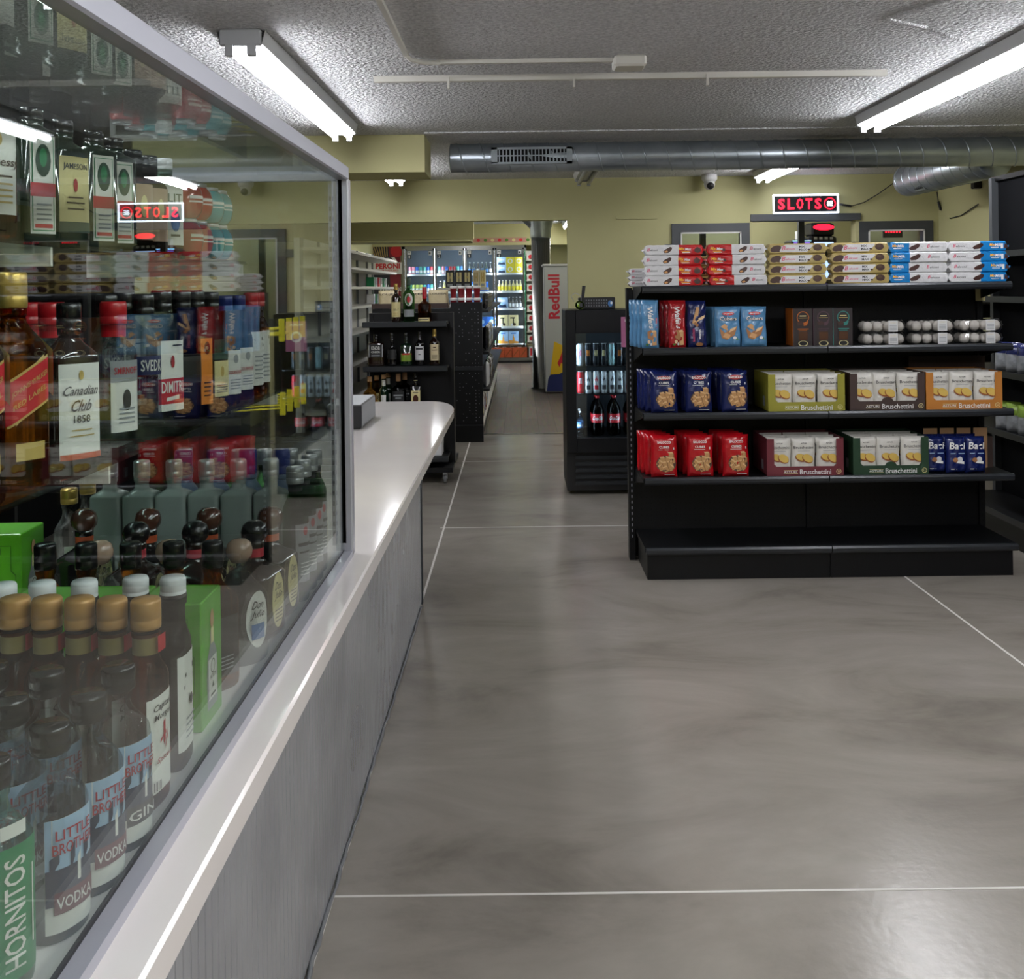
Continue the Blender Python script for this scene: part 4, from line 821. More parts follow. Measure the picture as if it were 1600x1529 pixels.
def cubes(g, fn, cx, cz, R, seed=2):
    rnd = random.Random(seed); g.oval(cx, cz, R*1.12, R*.92, 'brown_ink', fn(0), 20); g.oval(cx, cz+.002, R*1.0, R*.8, 'choc', fn(1), 20)
    P = [(-.55, -.45), (0, -.6), (.5, -.45), (-.75, .05), (-.15, -.1), (.45, .0), (-.4, .45), (.15, .45), (.7, .35), (.55, .95)]
    for x, z in P:
        s = R*.36; r = rnd.uniform(-.6, .6); X, Z = cx+x*R, cz+z*R; c, q = math.cos(r), math.sin(r)
        def T(a, b_): return (X+(a*c-b_*q)*s, Z+(a*q+b_*c)*s)
        g.poly([T(-.8, -.7), T(.6, -.9), T(.8, .5), T(-.6, .7)], 'cube_a', fn(2)); g.poly([T(-.6, .7), T(.8, .5), T(.55, 1.0), T(-.75, 1.1)], 'cube_c', fn(3)); g.poly([T(.6, -.9), T(.95, -.5), T(1.0, .7), T(.8, .5)], 'cube_b', fn(3))
def art_cubes(red):
    def a(g, fn):
        g.oval(.0, .172, .036, .011, 'film_dkred' if not red else 'red', fn(0)); g.text('BALOCCO', 0, .172, .066, .012, 'white', fn(2), bold=.03)
        g.text('CUBES', .0, .148, .05, .012, 'white', fn(1), bold=.03); g.rect(.045, .049, .136, .147, 'white', fn(1)); g.rect(-.03, .025, .134, .136, 'white', fn(1))
        cubes(g, fn, .008, .066, .044); g.rect(-.0, .05, .012, .0145, 'white', fn(1))
    return a
def art_wafer(c, lt):
    def a(g, fn_):
        fn = lambda k=0: (lambda x, z: fn_(k)(x*.74-.006, z))
        g.text('Wafers', .012, .150, .11, .036, 'white', fn(1), rot=-PI/2+.12, shear=.2, bold=.03); g.rect(.045, .054, .10, .15, 'red', fn(1)); g.text('BALOCCO', .0495, .125, .04, .005, 'white', fn(2), rot=-PI/2)
        g.poly([(.02, .012), (.05, .014), (.048, .08), (.02, .078)], 'wafer', fn(2)); g.poly([(.02, .078), (.048, .08), (.04, .088), (.014, .085)], 'wafer_lt', fn(2))
        g.poly([(-.01, .05), (.018, .035), (.03, .05), (.015, .09), (-.012, .08)], 'wafer_dk', fn(1)); g.oval(-.002, .03, .01, .009, 'nut', fn(2)); g.oval(.012, .018, .006, .007, 'white', fn(3)); g.oval(-.014, .016, .009, .005, 'leaf', fn(1))
    return a
def art_navywafer(g, fn):
    g.poly([(-.025, .12), (-.002, .2), (.012, .198), (-.002, .115)], 'wafer', fn(1)); g.poly([(-.018, .118), (.035, .145), (.038, .16), (-.012, .135)], 'wafer_lt', fn(2)); g.poly([(-.02, .118), (0, .1), (.008, .112), (-.01, .128)], 'wafer_dk', fn(2))
    g.text('BALOCCO', -.018, .062, .065, .010, 'pink_ink', fn(1), rot=PI/2, bold=.03); g.text('WAFER', .012, .065, .05, .009, 'white', fn(1), rot=PI/2, bold=.03); g.oval(.01, .015, .018, .009, 'wafer_dk', fn(1))
def art_cubers(g, fn):
    g.oval(0, .165, .03, .009, 'red', fn(0)); g.text('BALOCCO', 0, .165, .045, .007, 'white', fn(1), bold=.03)
    g.text('Cubers', 0, .14, .085, .020, 'ink', fn(1), bold=.08, shear=.1); g.text('Cubers', 0, .141, .083, .019, 'white', fn(2), bold=.01, shear=.1)
    g.poly([(-.045, .095), (-.02, .07), (.045, .105), (.03, .06), (-.01, .035), (-.035, .045)], 'wafer_dk', fn(1)); g.poly([(-.04, .1), (-.005, .08), (.0, .1), (-.02, .115)], 'wafer', fn(2)); g.poly([(.0, .07), (.03, .085), (.04, .1), (.01, .09)], 'wafer_lt', fn(3)); g.poly([(-.03, .05), (.0, .04), (.01, .06), (-.018, .07)], 'wafer', fn(3))
    g.oval(.03, .045, .009, .008, 'white', fn(3)); g.oval(.045, .04, .012, .006, 'leaf', fn(1))
P_ = {}
P_['cubes_blue'] = [pouch('biscuit_pouch', 'biscuit pouch', .131, .205, .046, 'film_navy', art_cubes(False), seed=s) for s in (1, 2, 3)]
P_['cubes_red'] = [pouch('biscuit_pouch', 'biscuit pouch', .129, .205, .046, 'film_red', art_cubes(True), seed=s+10) for s in (1, 2, 3)]
P_['wafer_sky'] = pouch('wafer_bag', 'wafer bag', .084, .238, .034, 'film_sky', art_wafer(0, 0), seed=21)
P_['wafer_red'] = pouch('wafer_bag', 'wafer bag', .085, .235, .034, 'film_dkred', art_wafer(0, 0), seed=22)
P_['wafer_navy'] = pouch('wafer_bag', 'wafer bag', .092, .232, .034, 'film_navy', art_navywafer, seed=23)
P_['cubers'] = pouch('wafer_bag', 'wafer bag', .126, .2, .045, 'film_sky', art_cubers, seed=24)
LEAN = -.06
def pouches(kinds, pxs, ndeep, z, col, word, grp, w0=0):
    for i, px in enumerate(pxs):
        X = atx(px, 620, GY+.05)
        for k in range(ndeep):
            kd = kinds[(i+k) % len(kinds)] if isinstance(kinds, list) else kinds
            dx = -(.013 if len(pxs) == 1 else .011)*min(k, 3) - (.012 if (i == 0 and k > 0 and len(pxs) == 3) else 0)
            kd.put((X+dx, GY+.045+.064*k, z+.001), '%s %s, %s' % (col, word[i], ['at the front', 'directly behind the front one', 'third back', 'fourth back'][k]), grp, rz=random.uniform(-.05, .05), rx=LEAN)
pouches(P_['cubes_blue'], [1037, 1091, 1148], 4, SZ[2], 'navy blue biscuit pouch', ['at left end of its shelf', 'in the middle pile of three', 'in the pile beside the olive box'], 'navy biscuit pouches')
pouches(P_['cubes_red'], [1036, 1092, 1148], 4, SZ[1], 'red biscuit pouch', ['at left end of its shelf', 'in the middle pile of three', 'in the pile beside the burgundy box'], 'red biscuit pouches')
pouches(P_['wafer_sky'], [1017], 4, SZ[3], 'light blue tall wafer bag', ['at shelf left end'], 'light blue wafer bags')
pouches(P_['wafer_red'], [1059], 3, SZ[3], 'red tall wafer bag', ['beside light blue ones'], 'red wafer bags')
pouches(P_['wafer_navy'], [1090], 2, SZ[3], 'navy tall wafer bag', ['with crossed wafers pictured'], 'navy wafer bags')
pouches(P_['cubers'], [1138, 1179], 3, SZ[3], 'light blue square wafer bag', ['left of the pair', 'right of the pair'], 'square light blue wafer bags')

# ---- bruschettini display boxes with white bags inside
def art_brusch(dark):
    def a(g, fn):
        g.text('ASTURI', 0, .156, .03, .006, 'ink', fn(1)); g.text('Bruschettini', 0, .136, .098, .014, 'ink', fn(1), bold=.0)
        g.rect(-.03, .03, .118, .1195, 'lab_grey', fn(1)); 
        g.oval(-.014, .083, .029, .019, 'bread_dk', fn(1), rot=-.3); g.oval(-.013, .087, .027, .016, 'bread', fn(2), rot=-.3); g.oval(.018, .079, .029, .021, 'bread_dk', fn(3), rot=-.5); g.oval(.020, .082, .027, .0185, 'bread', fn(4), rot=-.5)
        g.rect(-.025, .03, .035, .0375, 'lab_grey', fn(1)); g.oval(0, .02, .006, .005, dark, fn(1))
    return a
kbag = {c: pouch('snack_bag', 'snack bag', .1165, .181, .045, 'film_paper', art_brusch(c), seed=i+40, wav=.0018) for i, c in enumerate(('olive_card', 'brown_card', 'orange_card', 'burgundy_card', 'green_card'))}
def display_box(px0, px1, py, z, card, label, word, bump):
    x0, x1 = atx(px0, py, GY+.02), atx(px1, py, GY+.02); w_ = x1-x0; h = .186; d = .30; xc = (x0+x1)/2
    t = thing('display_box', label, 'display box', (xc, GY+.025, z+.001), group='cracker display boxes')
    g = MB(); a = w_/2; e = .036; hb = .046; th = .003
    g.box(-a, a, .001, d, 0, th, card); g.box(-a, -a+th, .001, d, 0, h, card); g.box(a-th, a, .001, d, 0, h, card); g.box(-a, a, d-th, d, 0, h, card)
    g.rect(.05, .09, .02, .07, 'lab_grey', lambda p, q: (-a-.0006, p+.02, q)); g.build('tray', t)
    g = MB(); P = [(-a, 0), (a, 0), (a, h-.003), (a-e, h-.003), (a-e, hb+.012), (a-e-.012, hb)]
    P += ([(.03, hb), (.02, hb+.014), (0, hb+.02), (-.02, hb+.014), (-.03, hb)] if bump else [])
    P += [(-a+e+.012, hb), (-a+e, hb+.012), (-a+e, h-.003), (-a, h-.003)]
    n = len(P); g.add([(x, -.001, zz) for x, zz in P]+[(x, .001, zz) for x, zz in P], [tuple(range(n)), tuple(range(n, 2*n))[::-1]]+[(i, n+i, n+(i+1) % n, (i+1) % n) for i in range(n)], card)
    g.build('front_panel', t)
    g = MB(); f = fy(-.0016); g.text('Bruschettini', .05, .019, .155, .025, 'white', f, bold=.012); g.text('ASTURI', -.075, .019, .066, .011, 'white', f, bold=.01)
    g.rect(-.107, -.037, .026, .028, 'lab_cream', f); g.rect(-.107, -.037, .010, .012, 'lab_cream', f); g.ring(.165, .02, .010, .0125, 'lab_cream', f); g.text('U', .165, .02, .009, .011, 'lab_cream', f, bold=.02)
    g.build('lettering', t)
    for r in range(3):
        for i in range(3):
            kbag[card].put((xc+(i-1)*((w_-.014-.119)/2)+(.004*math.sin(i*5+r)), GY+.025+.032+r*.09, z+.0045), 'white cracker bag, %s of three, %s row inside the %s box' % (['left', 'middle', 'right'][i], ['front', 'second', 'back'][r], word), 'white cracker bags in the display boxes', rz=random.uniform(-.06, .06))
display_box(1201, 1321, 642, SZ[2], 'olive_card', 'olive green cracker display box beside the navy pouches', 'olive green', False)
display_box(1329, 1446, 640, SZ[2], 'brown_card', 'dark brown cracker display box between the olive and orange ones', 'dark brown', True)
display_box(1448, 1567, 638, SZ[2], 'orange_card', 'orange cracker display box at the right end of its shelf', 'orange', False)
display_box(1199, 1319, 744, SZ[1], 'burgundy_card', 'burgundy cracker display box beside the red pouches', 'burgundy', False)
display_box(1334, 1452, 742, SZ[1], 'green_card', 'dark green cracker display box beside the blue chocolate bags', 'dark green', True)
# blue chocolate bags
def art_baci(g, fn):
    g.text('Baci', 0, .135, .075, .034, 'white', fn(1), shear=.1, bold=.02); g.rect(-.035, .035, .095, .099, 'sky_print', fn(1)); g.oval(-.012, .065, .013, .011, 'wafer_dk', fn(1)); g.oval(.01, .068, .013, .013, 'film_white', fn(1)); g.poly([(-.01, .05), (.03, .045), (.03, .058), (.0, .06)], 'white', fn(2)); g.rect(-.035, -.005, .018, .022, 'white', fn(1))
kb = pouch('chocolate_bag', 'chocolate bag', .1, .18, .05, 'film_blue2', art_baci, seed=60)
for i, px in enumerate((1463, 1493, 1523)):
    X = atx(px, 715, GY+.06)
    kb.put((X, GY+.055 + (.02 if i == 0 else 0), SZ[1]+.001), 'blue chocolate bag with white script, %s of three beside the green box' % ['left', 'middle', 'right'][i], 'blue chocolate bags', rx=LEAN)
    kb.put((X-.005, GY+.145, SZ[1]+.001), 'blue chocolate bag behind the %s one of the front three' % ['left', 'middle', 'right'][i], 'blue chocolate bags', rx=LEAN)
b = MB()
for i in range(4):
    X = atx(1452+i*26, 690, GY+.2); b.box(X-.035, X+.035, GY+.185, GY+.188, SZ[1]+.001, SZ[1]+.205, 'cork'); 
b.box(atx(1450, 690, GY+.2)-.03, atx(1540, 690, GY+.2)+.03, GY+.188, GY+.192, SZ[1]+.001, SZ[1]+.16, 'brown_card')
tag(b.build('card_carton'), 'tan card carton standing behind the blue chocolate bags', 'carton')
b = MB(); xa, xb = atx(1425, 575, GB-.1), atx(1545, 575, GB-.1); b.box(xa, xb, GB-.055, GB-.026, SZ[2]+.002, SZ[2]+.245, 'brown_card')
tag(b.build('card_carton'), 'dark brown carton edge behind the orange cracker box', 'carton')
# three chocolate cartons
def choc_box(col, nm):
    M('cb_'+nm, col, .4); M('cbd_'+nm, '#241b1d', .45); g = MB(); w_ = .049
    g.bbox(-w_, w_, 0, .16, 0, .186, 'cbd_'+nm, .001); g.box(-w_, -w_+.002, -.002, .0, 0, .186, 'cb_'+nm)
    g.add([(-w_-.0006, .0, .0), (-w_-.0006, .14, .0), (-w_-.0006, .14, .186), (-w_-.0006, .0, .186)], [(0, 1, 2, 3)], 'cb_'+nm)
    f = lambda k: fy(-.0026-k*.0005)
    g.ring(.002, .142, .026, .031, 'cb_'+nm, f(0)); g.rect(-.014, .018, .147, .152, 'lab_cream', f(1)); g.rect(-.02, .024, .138, .141, 'gold_ink', f(1))
    g.poly([(-.03, .118), (-.005, .125), (.008, .108), (-.022, .102)], 'choc', f(2)); g.poly([(.0, .115), (.03, .122), (.02, .102), (.006, .1)], 'cb_'+nm, f(1)); g.rect(-.025, .03, .082, .0865, 'cb_'+nm, f(1)); g.rect(-.02, .022, .075, .078, 'cb_'+nm, f(1))
    g.oval(.002, .012, .024, .014, 'lab_cream', f(0)); g.oval(.002, .013, .019, .011, 'black', f(1)); g.rect(-.02, .024, .03, .07, 'brown_cap', f(0))
    return Kind('chocolate_carton', 'chocolate carton', [('chocolate_carton', g, None)], single=True)
for i, (px, c, nm) in enumerate(((1254, '#a85a1c', 'orange'), (1286, '#4e3340', 'plum'), (1317, '#2f7f78', 'teal'))):
    choc_box(c, nm).put((atx(px, 520, GY+.05), GY+.05, SZ[3]+.001), 'small dark chocolate carton with %s ring and trim' % nm, 'chocolate cartons on the second shelf', rz=-.02)
# clamshells with white round cookies
M('meringue', '#d8cfc8', .7, bump=(40, .3, .01)); M('tray_card', '#d9d9da', .5)
gs = MB(); w_, d, h = .22, .15, .062
def rr(a, bb, z): return section(a, bb, 5, z, 28)
gs.loft([rr(w_/2*.9, d/2*.9, 0), rr(w_/2*.97, d/2*.96, .012), rr(w_/2, d/2, .028), rr(w_/2*1.03, d/2*1.03, .030), rr(w_/2*1.03, d/2*1.03, .032), rr(w_/2, d/2, .034), rr(w_/2*.97, d/2*.95, .05), rr(w_/2*.88, d/2*.88, h)], 'clear_shell', smooth=False)
gl = MB(); gl.box(.012, .058, -d/2-.0035, -d/2-.002, .004, .058, 'tray_card')
for i in range(4): gl.rect(.018, .052, .012+i*.007, .0145+i*.007, 'lab_grey', fy(-d/2-.0042))
gl.rect(.02, .05, .044, .053, 'film_paper', fy(-d/2-.0042))
clam = Kind('clamshell_tray', 'plastic tray', [('clear_shell', gs, None), ('paper_label', gl, None)])
gm = MB(); gm.lathe([(.001, 0), (.014, .002), (.0235, .012), (.0255, .024), (.022, .038), (.012, .048), (.001, .0505)], 'meringue', 18)
cookie = Kind('round_cookie', 'cookie', [('round_cookie', gm, None)], single=True)
for c, px in enumerate((1376, 1452, 1526)):
    X = atx(px, 530, GY+.1)
    for lv in range(2):
        z = SZ[3]+.001+lv*.0632; nm = ['left', 'middle', 'right'][c]
        clam.put((X, GY+.1, z), 'clear tray of white round cookies, %s layer of the %s pile' % (['lower', 'upper'][lv], nm), 'clear trays of white cookies')
        for i in range(4):
            for jj in range(2):
                cookie.put((X-.078+i*.052, GY+.1-.032+jj*.062, z+.0035), 'white round cookie, %s in the %s row of the %s tray, %s pile' % (ORD[i], ['front', 'back'][jj], ['lower', 'upper'][lv], nm), 'white round cookies in the clear trays', sc=(1, 1, 1.0))
b = MB(); b.box(atx(1531, 460, 5.35), atx(1546, 460, 5.35), 5.40, 5.403, atz(1540, 470, 5.35), atz(1540, 450, 5.35), 'lab_cream'); tag(b.build('price_card'), 'small cream card hanging under the top shelf at right', 'card')

# low dark unit by the back wall, behind the biscuit shelves
t = thing('low_shelf_unit', 'low black shelf unit by the yellow wall behind the biscuit shelves', 'shelf unit', (2.3, 8.4, 0))
g = MB(); g.box(0, 1.7, .35, .4, 0, 1.36, 'black_steel'); g.build('back_panel', t)
for z in (.15, .5, .9, 1.3): g = MB(); g.box(0, 1.7, 0, .35, z-.03, z, 'black_steel'); g.build('shelf_board', t)
for x in (0, .85, 1.67): g = MB(); g.box(x, x+.03, 0, .35, 0, 1.3, 'black_steel'); g.build('divider', t)
# ------------------------------------------------------------------ dark wall unit at far right
t = thing('tall_shelf_unit', 'tall black shelf unit at the right edge of the shop', 'shelf unit', (0, 0, 0))
g = MB(); g.box(2.97, 3.02, 2.2, 6.4, 0, 2.08, 'dark_wall'); g.build('back_panel', t)
g = MB(); g.box(2.93, 2.97, 6.34, 6.38, 0, 2.09, 'frame_grey'); g.box(2.94, 2.97, 4.4, 4.43, 0, 2.09, 'black_steel'); g.box(2.95, 3.02, 2.2, 6.4, 2.07, 2.1, 'black_steel'); g.build('upright_post', t)
for z in (1.62, 1.36, .95, .62, .16):
    g = MB(); g.box(2.66 if z < 1.3 else 2.75, 2.97, 2.2, 6.36, z-.022, z, 'black_steel'); g.box(2.655 if z < 1.3 else 2.745, 2.66 if z < 1.3 else 2.75, 2.2, 6.36, z-.03, z+.004, 'black_steel_lip'); g.build('shelf_board', t)
g = MB(); g.box(2.67, 2.97, 2.2, 6.3, 0, .135, 'black_steel'); g.build('kick_plate', t)
F_('film_silver', '#8f9296', .25); F_('film_olive', '#6f8a2c', .3)
def hangbag(c1):
    g = MB(); w_, h = .16, .16
    pr = lambda x, z: max(0, 1-abs(2*x/w_)**3)**.5*max(0, 1-abs(2*z/h-1)**4)**.5
    for sg in (-1, 1):
        g.sheet(lambda x, z: (x*sg, -sg*(.001+.03*pr(x, z)+.004*math.sin(x*90+z*50)*pr(x, z)), z), -w_/2, w_/2, 0, h*.62, 10, 8, 'film_silver'); g.sheet(lambda x, z: (x*sg, -sg*(.001+.03*pr(x, z)), z), -w_/2, w_/2, h*.62, h, 10, 5, c1)
    return Kind('snack_packet', 'snack packet', [('snack_packet', g, None)], single=True)
hb1, hb2 = hangbag('film_navy'), hangbag('film_olive')
for k, (kd, z, c) in enumerate(((hb1, .951, 'blue and silver'), (hb2, .621, 'green and silver'))):
    for i in range(5):
        kd.put((2.72, 5.72-i*.13, z), '%s snack packet, %s from the far end of the right wall unit' % (c, NTH[i] if i else 'first'), '%s snack packets' % c, rz=PI/2*-1+.5, rx=0)
# ------------------------------------------------------------------ small glass door fridge
FX0, FX1, FY = .315, .93, 7.11; FZ = 1.29
t = thing('drinks_fridge', 'black glass door drinks fridge left of the biscuit shelves', 'fridge', (FX0, FY, 0)); W0 = FX1-FX0
g = MB(); g.bbox(0, .03, .05, .62, .03, FZ, 'black_steel', .004); g.bbox(W0-.03, W0, .05, .62, .03, FZ, 'black_steel', .004); g.box(.03, W0-.03, .05, .62, FZ-.09, FZ, 'black_steel'); g.box(.03, W0-.03, .59, .62, .03, FZ-.09, 'cooler_dark'); g.box(.03, W0-.03, .05, .62, .03, .34, 'black_steel'); g.build('cabinet', t)
g = MB()
for i in range(5): g.box(.06, W0-.06, .03, .05, .07+i*.045, .095+i*.045, 'black_steel_lip')
g.box(.0, W0, .045, .05, .03, .33, 'black'); g.build('grille', t)
d = MB()
for a in ((0, .07, .30, FZ), (W0-.05, W0, .30, FZ), (.07, W0-.05, FZ-.16, FZ), (.07, W0-.05, .30, .40)): d.bbox(a[0], a[1], 0, .045, a[2], a[3], 'black_steel', .003)
dd = d.build('door', t); d = MB(); d.box(.065, W0-.045, .02, .026, .39, FZ-.15, 'fridge_glass'); d.build('door_glass', dd)
SHF = [.40, .70, .895]
for z in SHF: g = MB(); g.box(.035, W0-.035, .08, .58, z-.008, z, 'black_steel'); g.build('shelf', t)
g = MB(); g.box(.031, .039, .055, .075, .42, FZ-.18, 'led_fridge'); g.box(W0-.039, W0-.031, .055, .075, .42, FZ-.18, 'led_fridge'); g.build('light_strip', t)
g = MB(); g.box(.40, .50, -.003, .0, .94+.16, .94+.27, 'film_white'); M('pink_card', '#9a5a7c', .5); g.box(.385, .53, -.004, -.003, 1.03, 1.24, 'pink_card'); g.text('NUKA', .457, 1.215, .09, .018, 'white', lambda x, z: (x, -.005, z), bold=.02); g.ring(.457, 1.13, .025, .04, 'lab_white', lambda x, z: (x, -.005, z), 12); g.build('poster', t)
def can(name, body, art, h=.158, r=.0265, n=20):
    g = MB(); g.lathe([(r*.8, 0), (r*.85, .003), (r, .012), (r, h-.02), (r*.82, h-.005), (r*.85, h-.003), (r*.82, h), (r*.78, h-.003), (.001, h-.003)], ['silver_cap', body, body, body, 'silver_cap', 'silver_cap', 'silver_cap', 'silver_cap'], n)
    fn = lambda x, z: (x, -r*math.sqrt(max(.02, 1-(x/r)**2))-.0006, z); art(g, fn)
    return Kind(name, 'drink can', [(name, g, None)], single=True)
M('can_dark', '#20252b', .3, metal=.4); M('can_white', '#c9d0d4', .3, metal=.4); M('can_teal', '#9fc6c9', .3, metal=.4); M('can_red', '#b8242e', .3, metal=.3); M('can_pink', '#cf6f96', .3, metal=.3)
star = lambda m: (lambda g, fn: (g.poly([(-.012, .11), (-.006, .1), (0, .125), (.006, .1), (.012, .11), (.008, .085), (-.008, .085)], m, fn), g.sheet(fn, -.014, .014, .03, .06, 4, 1, m)))
mark = lambda m: (lambda g, fn: [g.sheet(fn, x, x+.004, .07, .11, 1, 1, m) for x in (-.010, -.002, .006)])
kc = [can('drink_can', 'can_white', mark('can_pink')), can('drink_can', 'can_dark', mark('lab_orange')), can('drink_can', 'can_dark', mark('lab_cream')), can('drink_can', 'can_teal', mark('lab_grey')), can('drink_can', 'can_red', mark('can_white')), can('drink_can', 'can_white', star('ink')), can('drink_can', 'can_white', star('lab_red'))]
r1 = [(0, 'white and pink'), (1, 'dark orange marked'), (2, 'dark gold marked'), (2, 'dark gold marked'), (3, 'pale teal'), (1, 'dark orange marked'), (2, 'dark gold marked'), (1, 'dark orange marked')]
r2 = [(4, 'red'), (5, 'white with black emblem'), (6, 'white with red emblem'), (5, 'white with black emblem'), (5, 'white with black emblem'), (5, 'white with black emblem'), (6, 'white with red emblem'), (4, 'red')]
for row, z, nm in ((r1, SHF[2], 'top'), (r2, SHF[1], 'middle')):
    for i, (k, c) in enumerate(row):
        kc[k].put((FX0+.105+i*.0555, FY+.12, z+.0005), '%s drink can, %s from left on the %s fridge shelf' % (c, ORD[i], nm), 'cans in the small fridge')
def soda(liq, lab, capm, h=.285, r=.046):
    g = MB(); g.lathe([(r*.6, 0), (r*.95, .01), (r, .03), (r*.92, .09), (r*.9, .14), (r, .16), (r*.98, .18), (r*.7, .22), (.013, .25), (.012, .27)], liq, 22)
    c = MB(); c.lathe([(.015, .265), (.015, h-.002), (.012, h), (.001, h)], capm, 16)
    l = MB(); l.lathe([(r*.94+.001, .093), (r*.96+.001, .16)], lab, 22, caps=False)
    fn = lambda x, z: (x, -(r*.96+.0016)*math.sqrt(max(.02, 1-(x/r)**2)), z); l.text('Coca-Cola', 0, .126, .07, .03, 'white', fn, shear=.3, bold=.03)
    return Kind('soda_bottle', 'soda bottle', [('body', g, None), ('cap', c, None), ('label', l, None)])
M('soda_red', '#c2242f', .4, coat=.3)
s1, s2 = soda('g_cola', 'soda_red', 'red_cap'), soda('g_clear', 'ink_blue', 'white_cap')
for i in range(3):
    for k in range(2): s1.put((FX0+.225+i*.118, FY+.14+k*.11, SHF[0]+.0005), 'cola bottle with red label, %s from left, %s row, fridge floor' % (ORD[i], ['front', 'rear'][k]), 'cola bottles in the small fridge')
for i in range(2): s2.put((FX0+.1+i*.06*0, FY+.13+i*.12, SHF[0]+.0005), 'clear water bottle, %s, at the left of the fridge floor' % ['front', 'rear'][i], 'water bottles in the small fridge', sc=(.55, .55, .62))
# things on the fridge
t = thing('badge_lanyard', 'green badge holder with wire loop and black strap on the fridge top', 'badge', (.42, 7.2, FZ))
g = MB(); g.ring(.0, .035, .02, .032, 'film_olive', fy(0)); g.ring(0, .035, .02, .032, 'film_olive', fy(.012)); g.lathe([(.031, 0), (.031, .012)], 'film_olive', 20, X=Matrix.Translation((0, .012, .035)) @ Matrix.Rotation(PI/2, 4, 'X')); g.box(.0, .02, -.004, 0, .02, .05, 'ink'); g.build('holder', t)
g = MB(); g.tube([(-.04, 0, .06), (-.06, 0, .1), (-.03, 0, .12), (.01, 0, .1), (.01, 0, .06)], .003, 'silver_cap', 6); g.build('wire_loop', t)
g = MB(); g.add([(.01, .01, .06), (.03, .01, .06), (.045, .01, .17), (.02, .01, .17), (.01, .016, .06), (.03, .016, .06), (.045, .016, .17), (.02, .016, .17)], [(0, 1, 2, 3), (7, 6, 5, 4), (0, 4, 5, 1), (1, 5, 6, 2), (2, 6, 7, 3), (3, 7, 4, 0)], 'black'); g.build('strap', t)
t = thing('keypad_box', 'black keypad box with small buttons lying on the fridge top', 'keypad', (.42, 7.3, FZ+.001))
g = MB(); g.bbox(0, .26, 0, .1, 0, .085, 'dark_plastic', .005); g.build('case', t)
g = MB()
for i in range(9):
    for k in range(3): g.rect(.05+i*.018, .058+i*.018, .02+k*.02, .03+k*.02, 'grey_plastic', fy(-.0008))
g.oval(.225, .04, .018, .022, 'ink_blue', fy(-.0008)); g.oval(.232, .045, .008, .01, 'white', fy(-.0014)); g.build('button', t)

# ------------------------------------------------------------------ wheeled bottle rack behind the counter end
RX0, RX1, RY = -1.165, -.545, 7.62
t = thing('wheeled_rack', 'black wheeled display rack with liquor bottles beyond the counter', 'rack', (0, 0, 0))
g = MB(); g.box(RX0+.03, RX1+.0, RY+.3, RY+.34, .1, 1.27, 'black_steel'); g.box(RX1-.0, RX1+.03, RY+.0, RY+.7, .18, .9, 'black_steel') if False else None
g.box(RX1+.0, RX1+.03, RY+.28, RY+.37, .1, 1.27, 'black_steel'); g.box(RX0, RX0+.03, RY+.28, RY+.37, .1, 1.27, 'black_steel'); g.build('back_panel', t)
RZ = [.20, .555, .875, 1.205]
for k, z in enumerate(RZ):
    g = MB(); g.box(RX0-.01, RX1-.005, RY, RY+.3, z-.02, z, 'black_steel'); g.bbox(RX0-.01, RX1-.0, RY-.012, RY+.004, z-.036, z+.006, 'black_steel_lip', .004); g.build('shelf_board', t)
g = MB(); g.box(RX0-.01, RX1+.03, RY-.0, RY+.7, .085, .12, 'black_steel'); g.build('base', t)
for (x, y) in ((RX1-.03, RY+.05), (RX1-.03, RY+.62), (RX0+.05, RY+.05), (RX0+.05, RY+.62)):
    g = MB(); Xw = Matrix.Translation((x, y, .035)) @ Matrix.Rotation(PI/2, 4, 'Y'); g.lathe([(.012, -.012), (.035, -.012), (.036, 0), (.035, .012), (.012, .012)], 'grey_plastic', 18, X=Xw); g.box(x-.016, x+.016, y-.02, y+.02, .06, .085, 'silver_cap')
    g.box(x-.017, x-.013, y-.012, y+.012, .03, .07, 'silver_cap'); g.box(x+.013, x+.017, y-.012, y+.012, .03, .07, 'silver_cap'); g.build('caster', t)
b = MB(); b.bbox(atx(672, 690, RY+.1), atx(691, 690, RY+.1), RY+.05, RY+.25, RZ[0]+.001, RZ[0]+.12, 'white_plastic', .004); tag(b.build('white_carton'), 'small white carton on the lowest rack shelf under the counter end', 'carton')
GR = 'bottles on the wheeled rack'
KR = {}
KR['cream'] = bottle(h=.29, a=.037, rn=.013, zs=.62, zn=.76, glass='bottle_brown', cap='gold_foil', cr=.015, ch=.05, lab=(.13, .52, .9, 'lab_cream'), art=lines(('No.1', .5, .5, .16, 'ink', .3), *small(0, 'gold_ink')))
KR['green'] = bottle(h=.335, a=.044, rn=.014, zs=.62, zn=.78, glass='g_green', cap='dk_green', cr=.016, ch=.06, lab=(.12, .28, .85, 'lab_grey'), art=lines(('#oval', .5, 2.4, .8, .9, 'lab_white'), ('#oval', .5, 2.4, .4, .45, 'lab_red')))
KR['wax'] = bottle(h=.262, a=.049, p=3, rn=.014, zs=.48, zn=.62, glass='g_rum', cap='red_cap', cr=.017, ch=.085, lab=(.02, .12, .9, 'lab_cream'), art=lines(('#box', .1, .9, .4, .6, 'ink'),))
KR['creek'] = bottle(h=.24, a=.060, b=.04, p=7, rn=.014, zs=.7, zn=.78, glass='bottle_brown', cap='black_cap', cr=.018, ch=.035, lab=(.28, .68, .88, 'lab_black'), art=lines(('KNOB', .72, .6, .28, 'lab_white'), ('CREEK', .42, .65, .14, 'lab_white'), ('#box', .0, .06, .0, 1, 'lab_grey'), ('#box', .94, 1, .0, 1, 'lab_grey'), ('#box', .2, .8, .1, .18, 'lab_grey')))
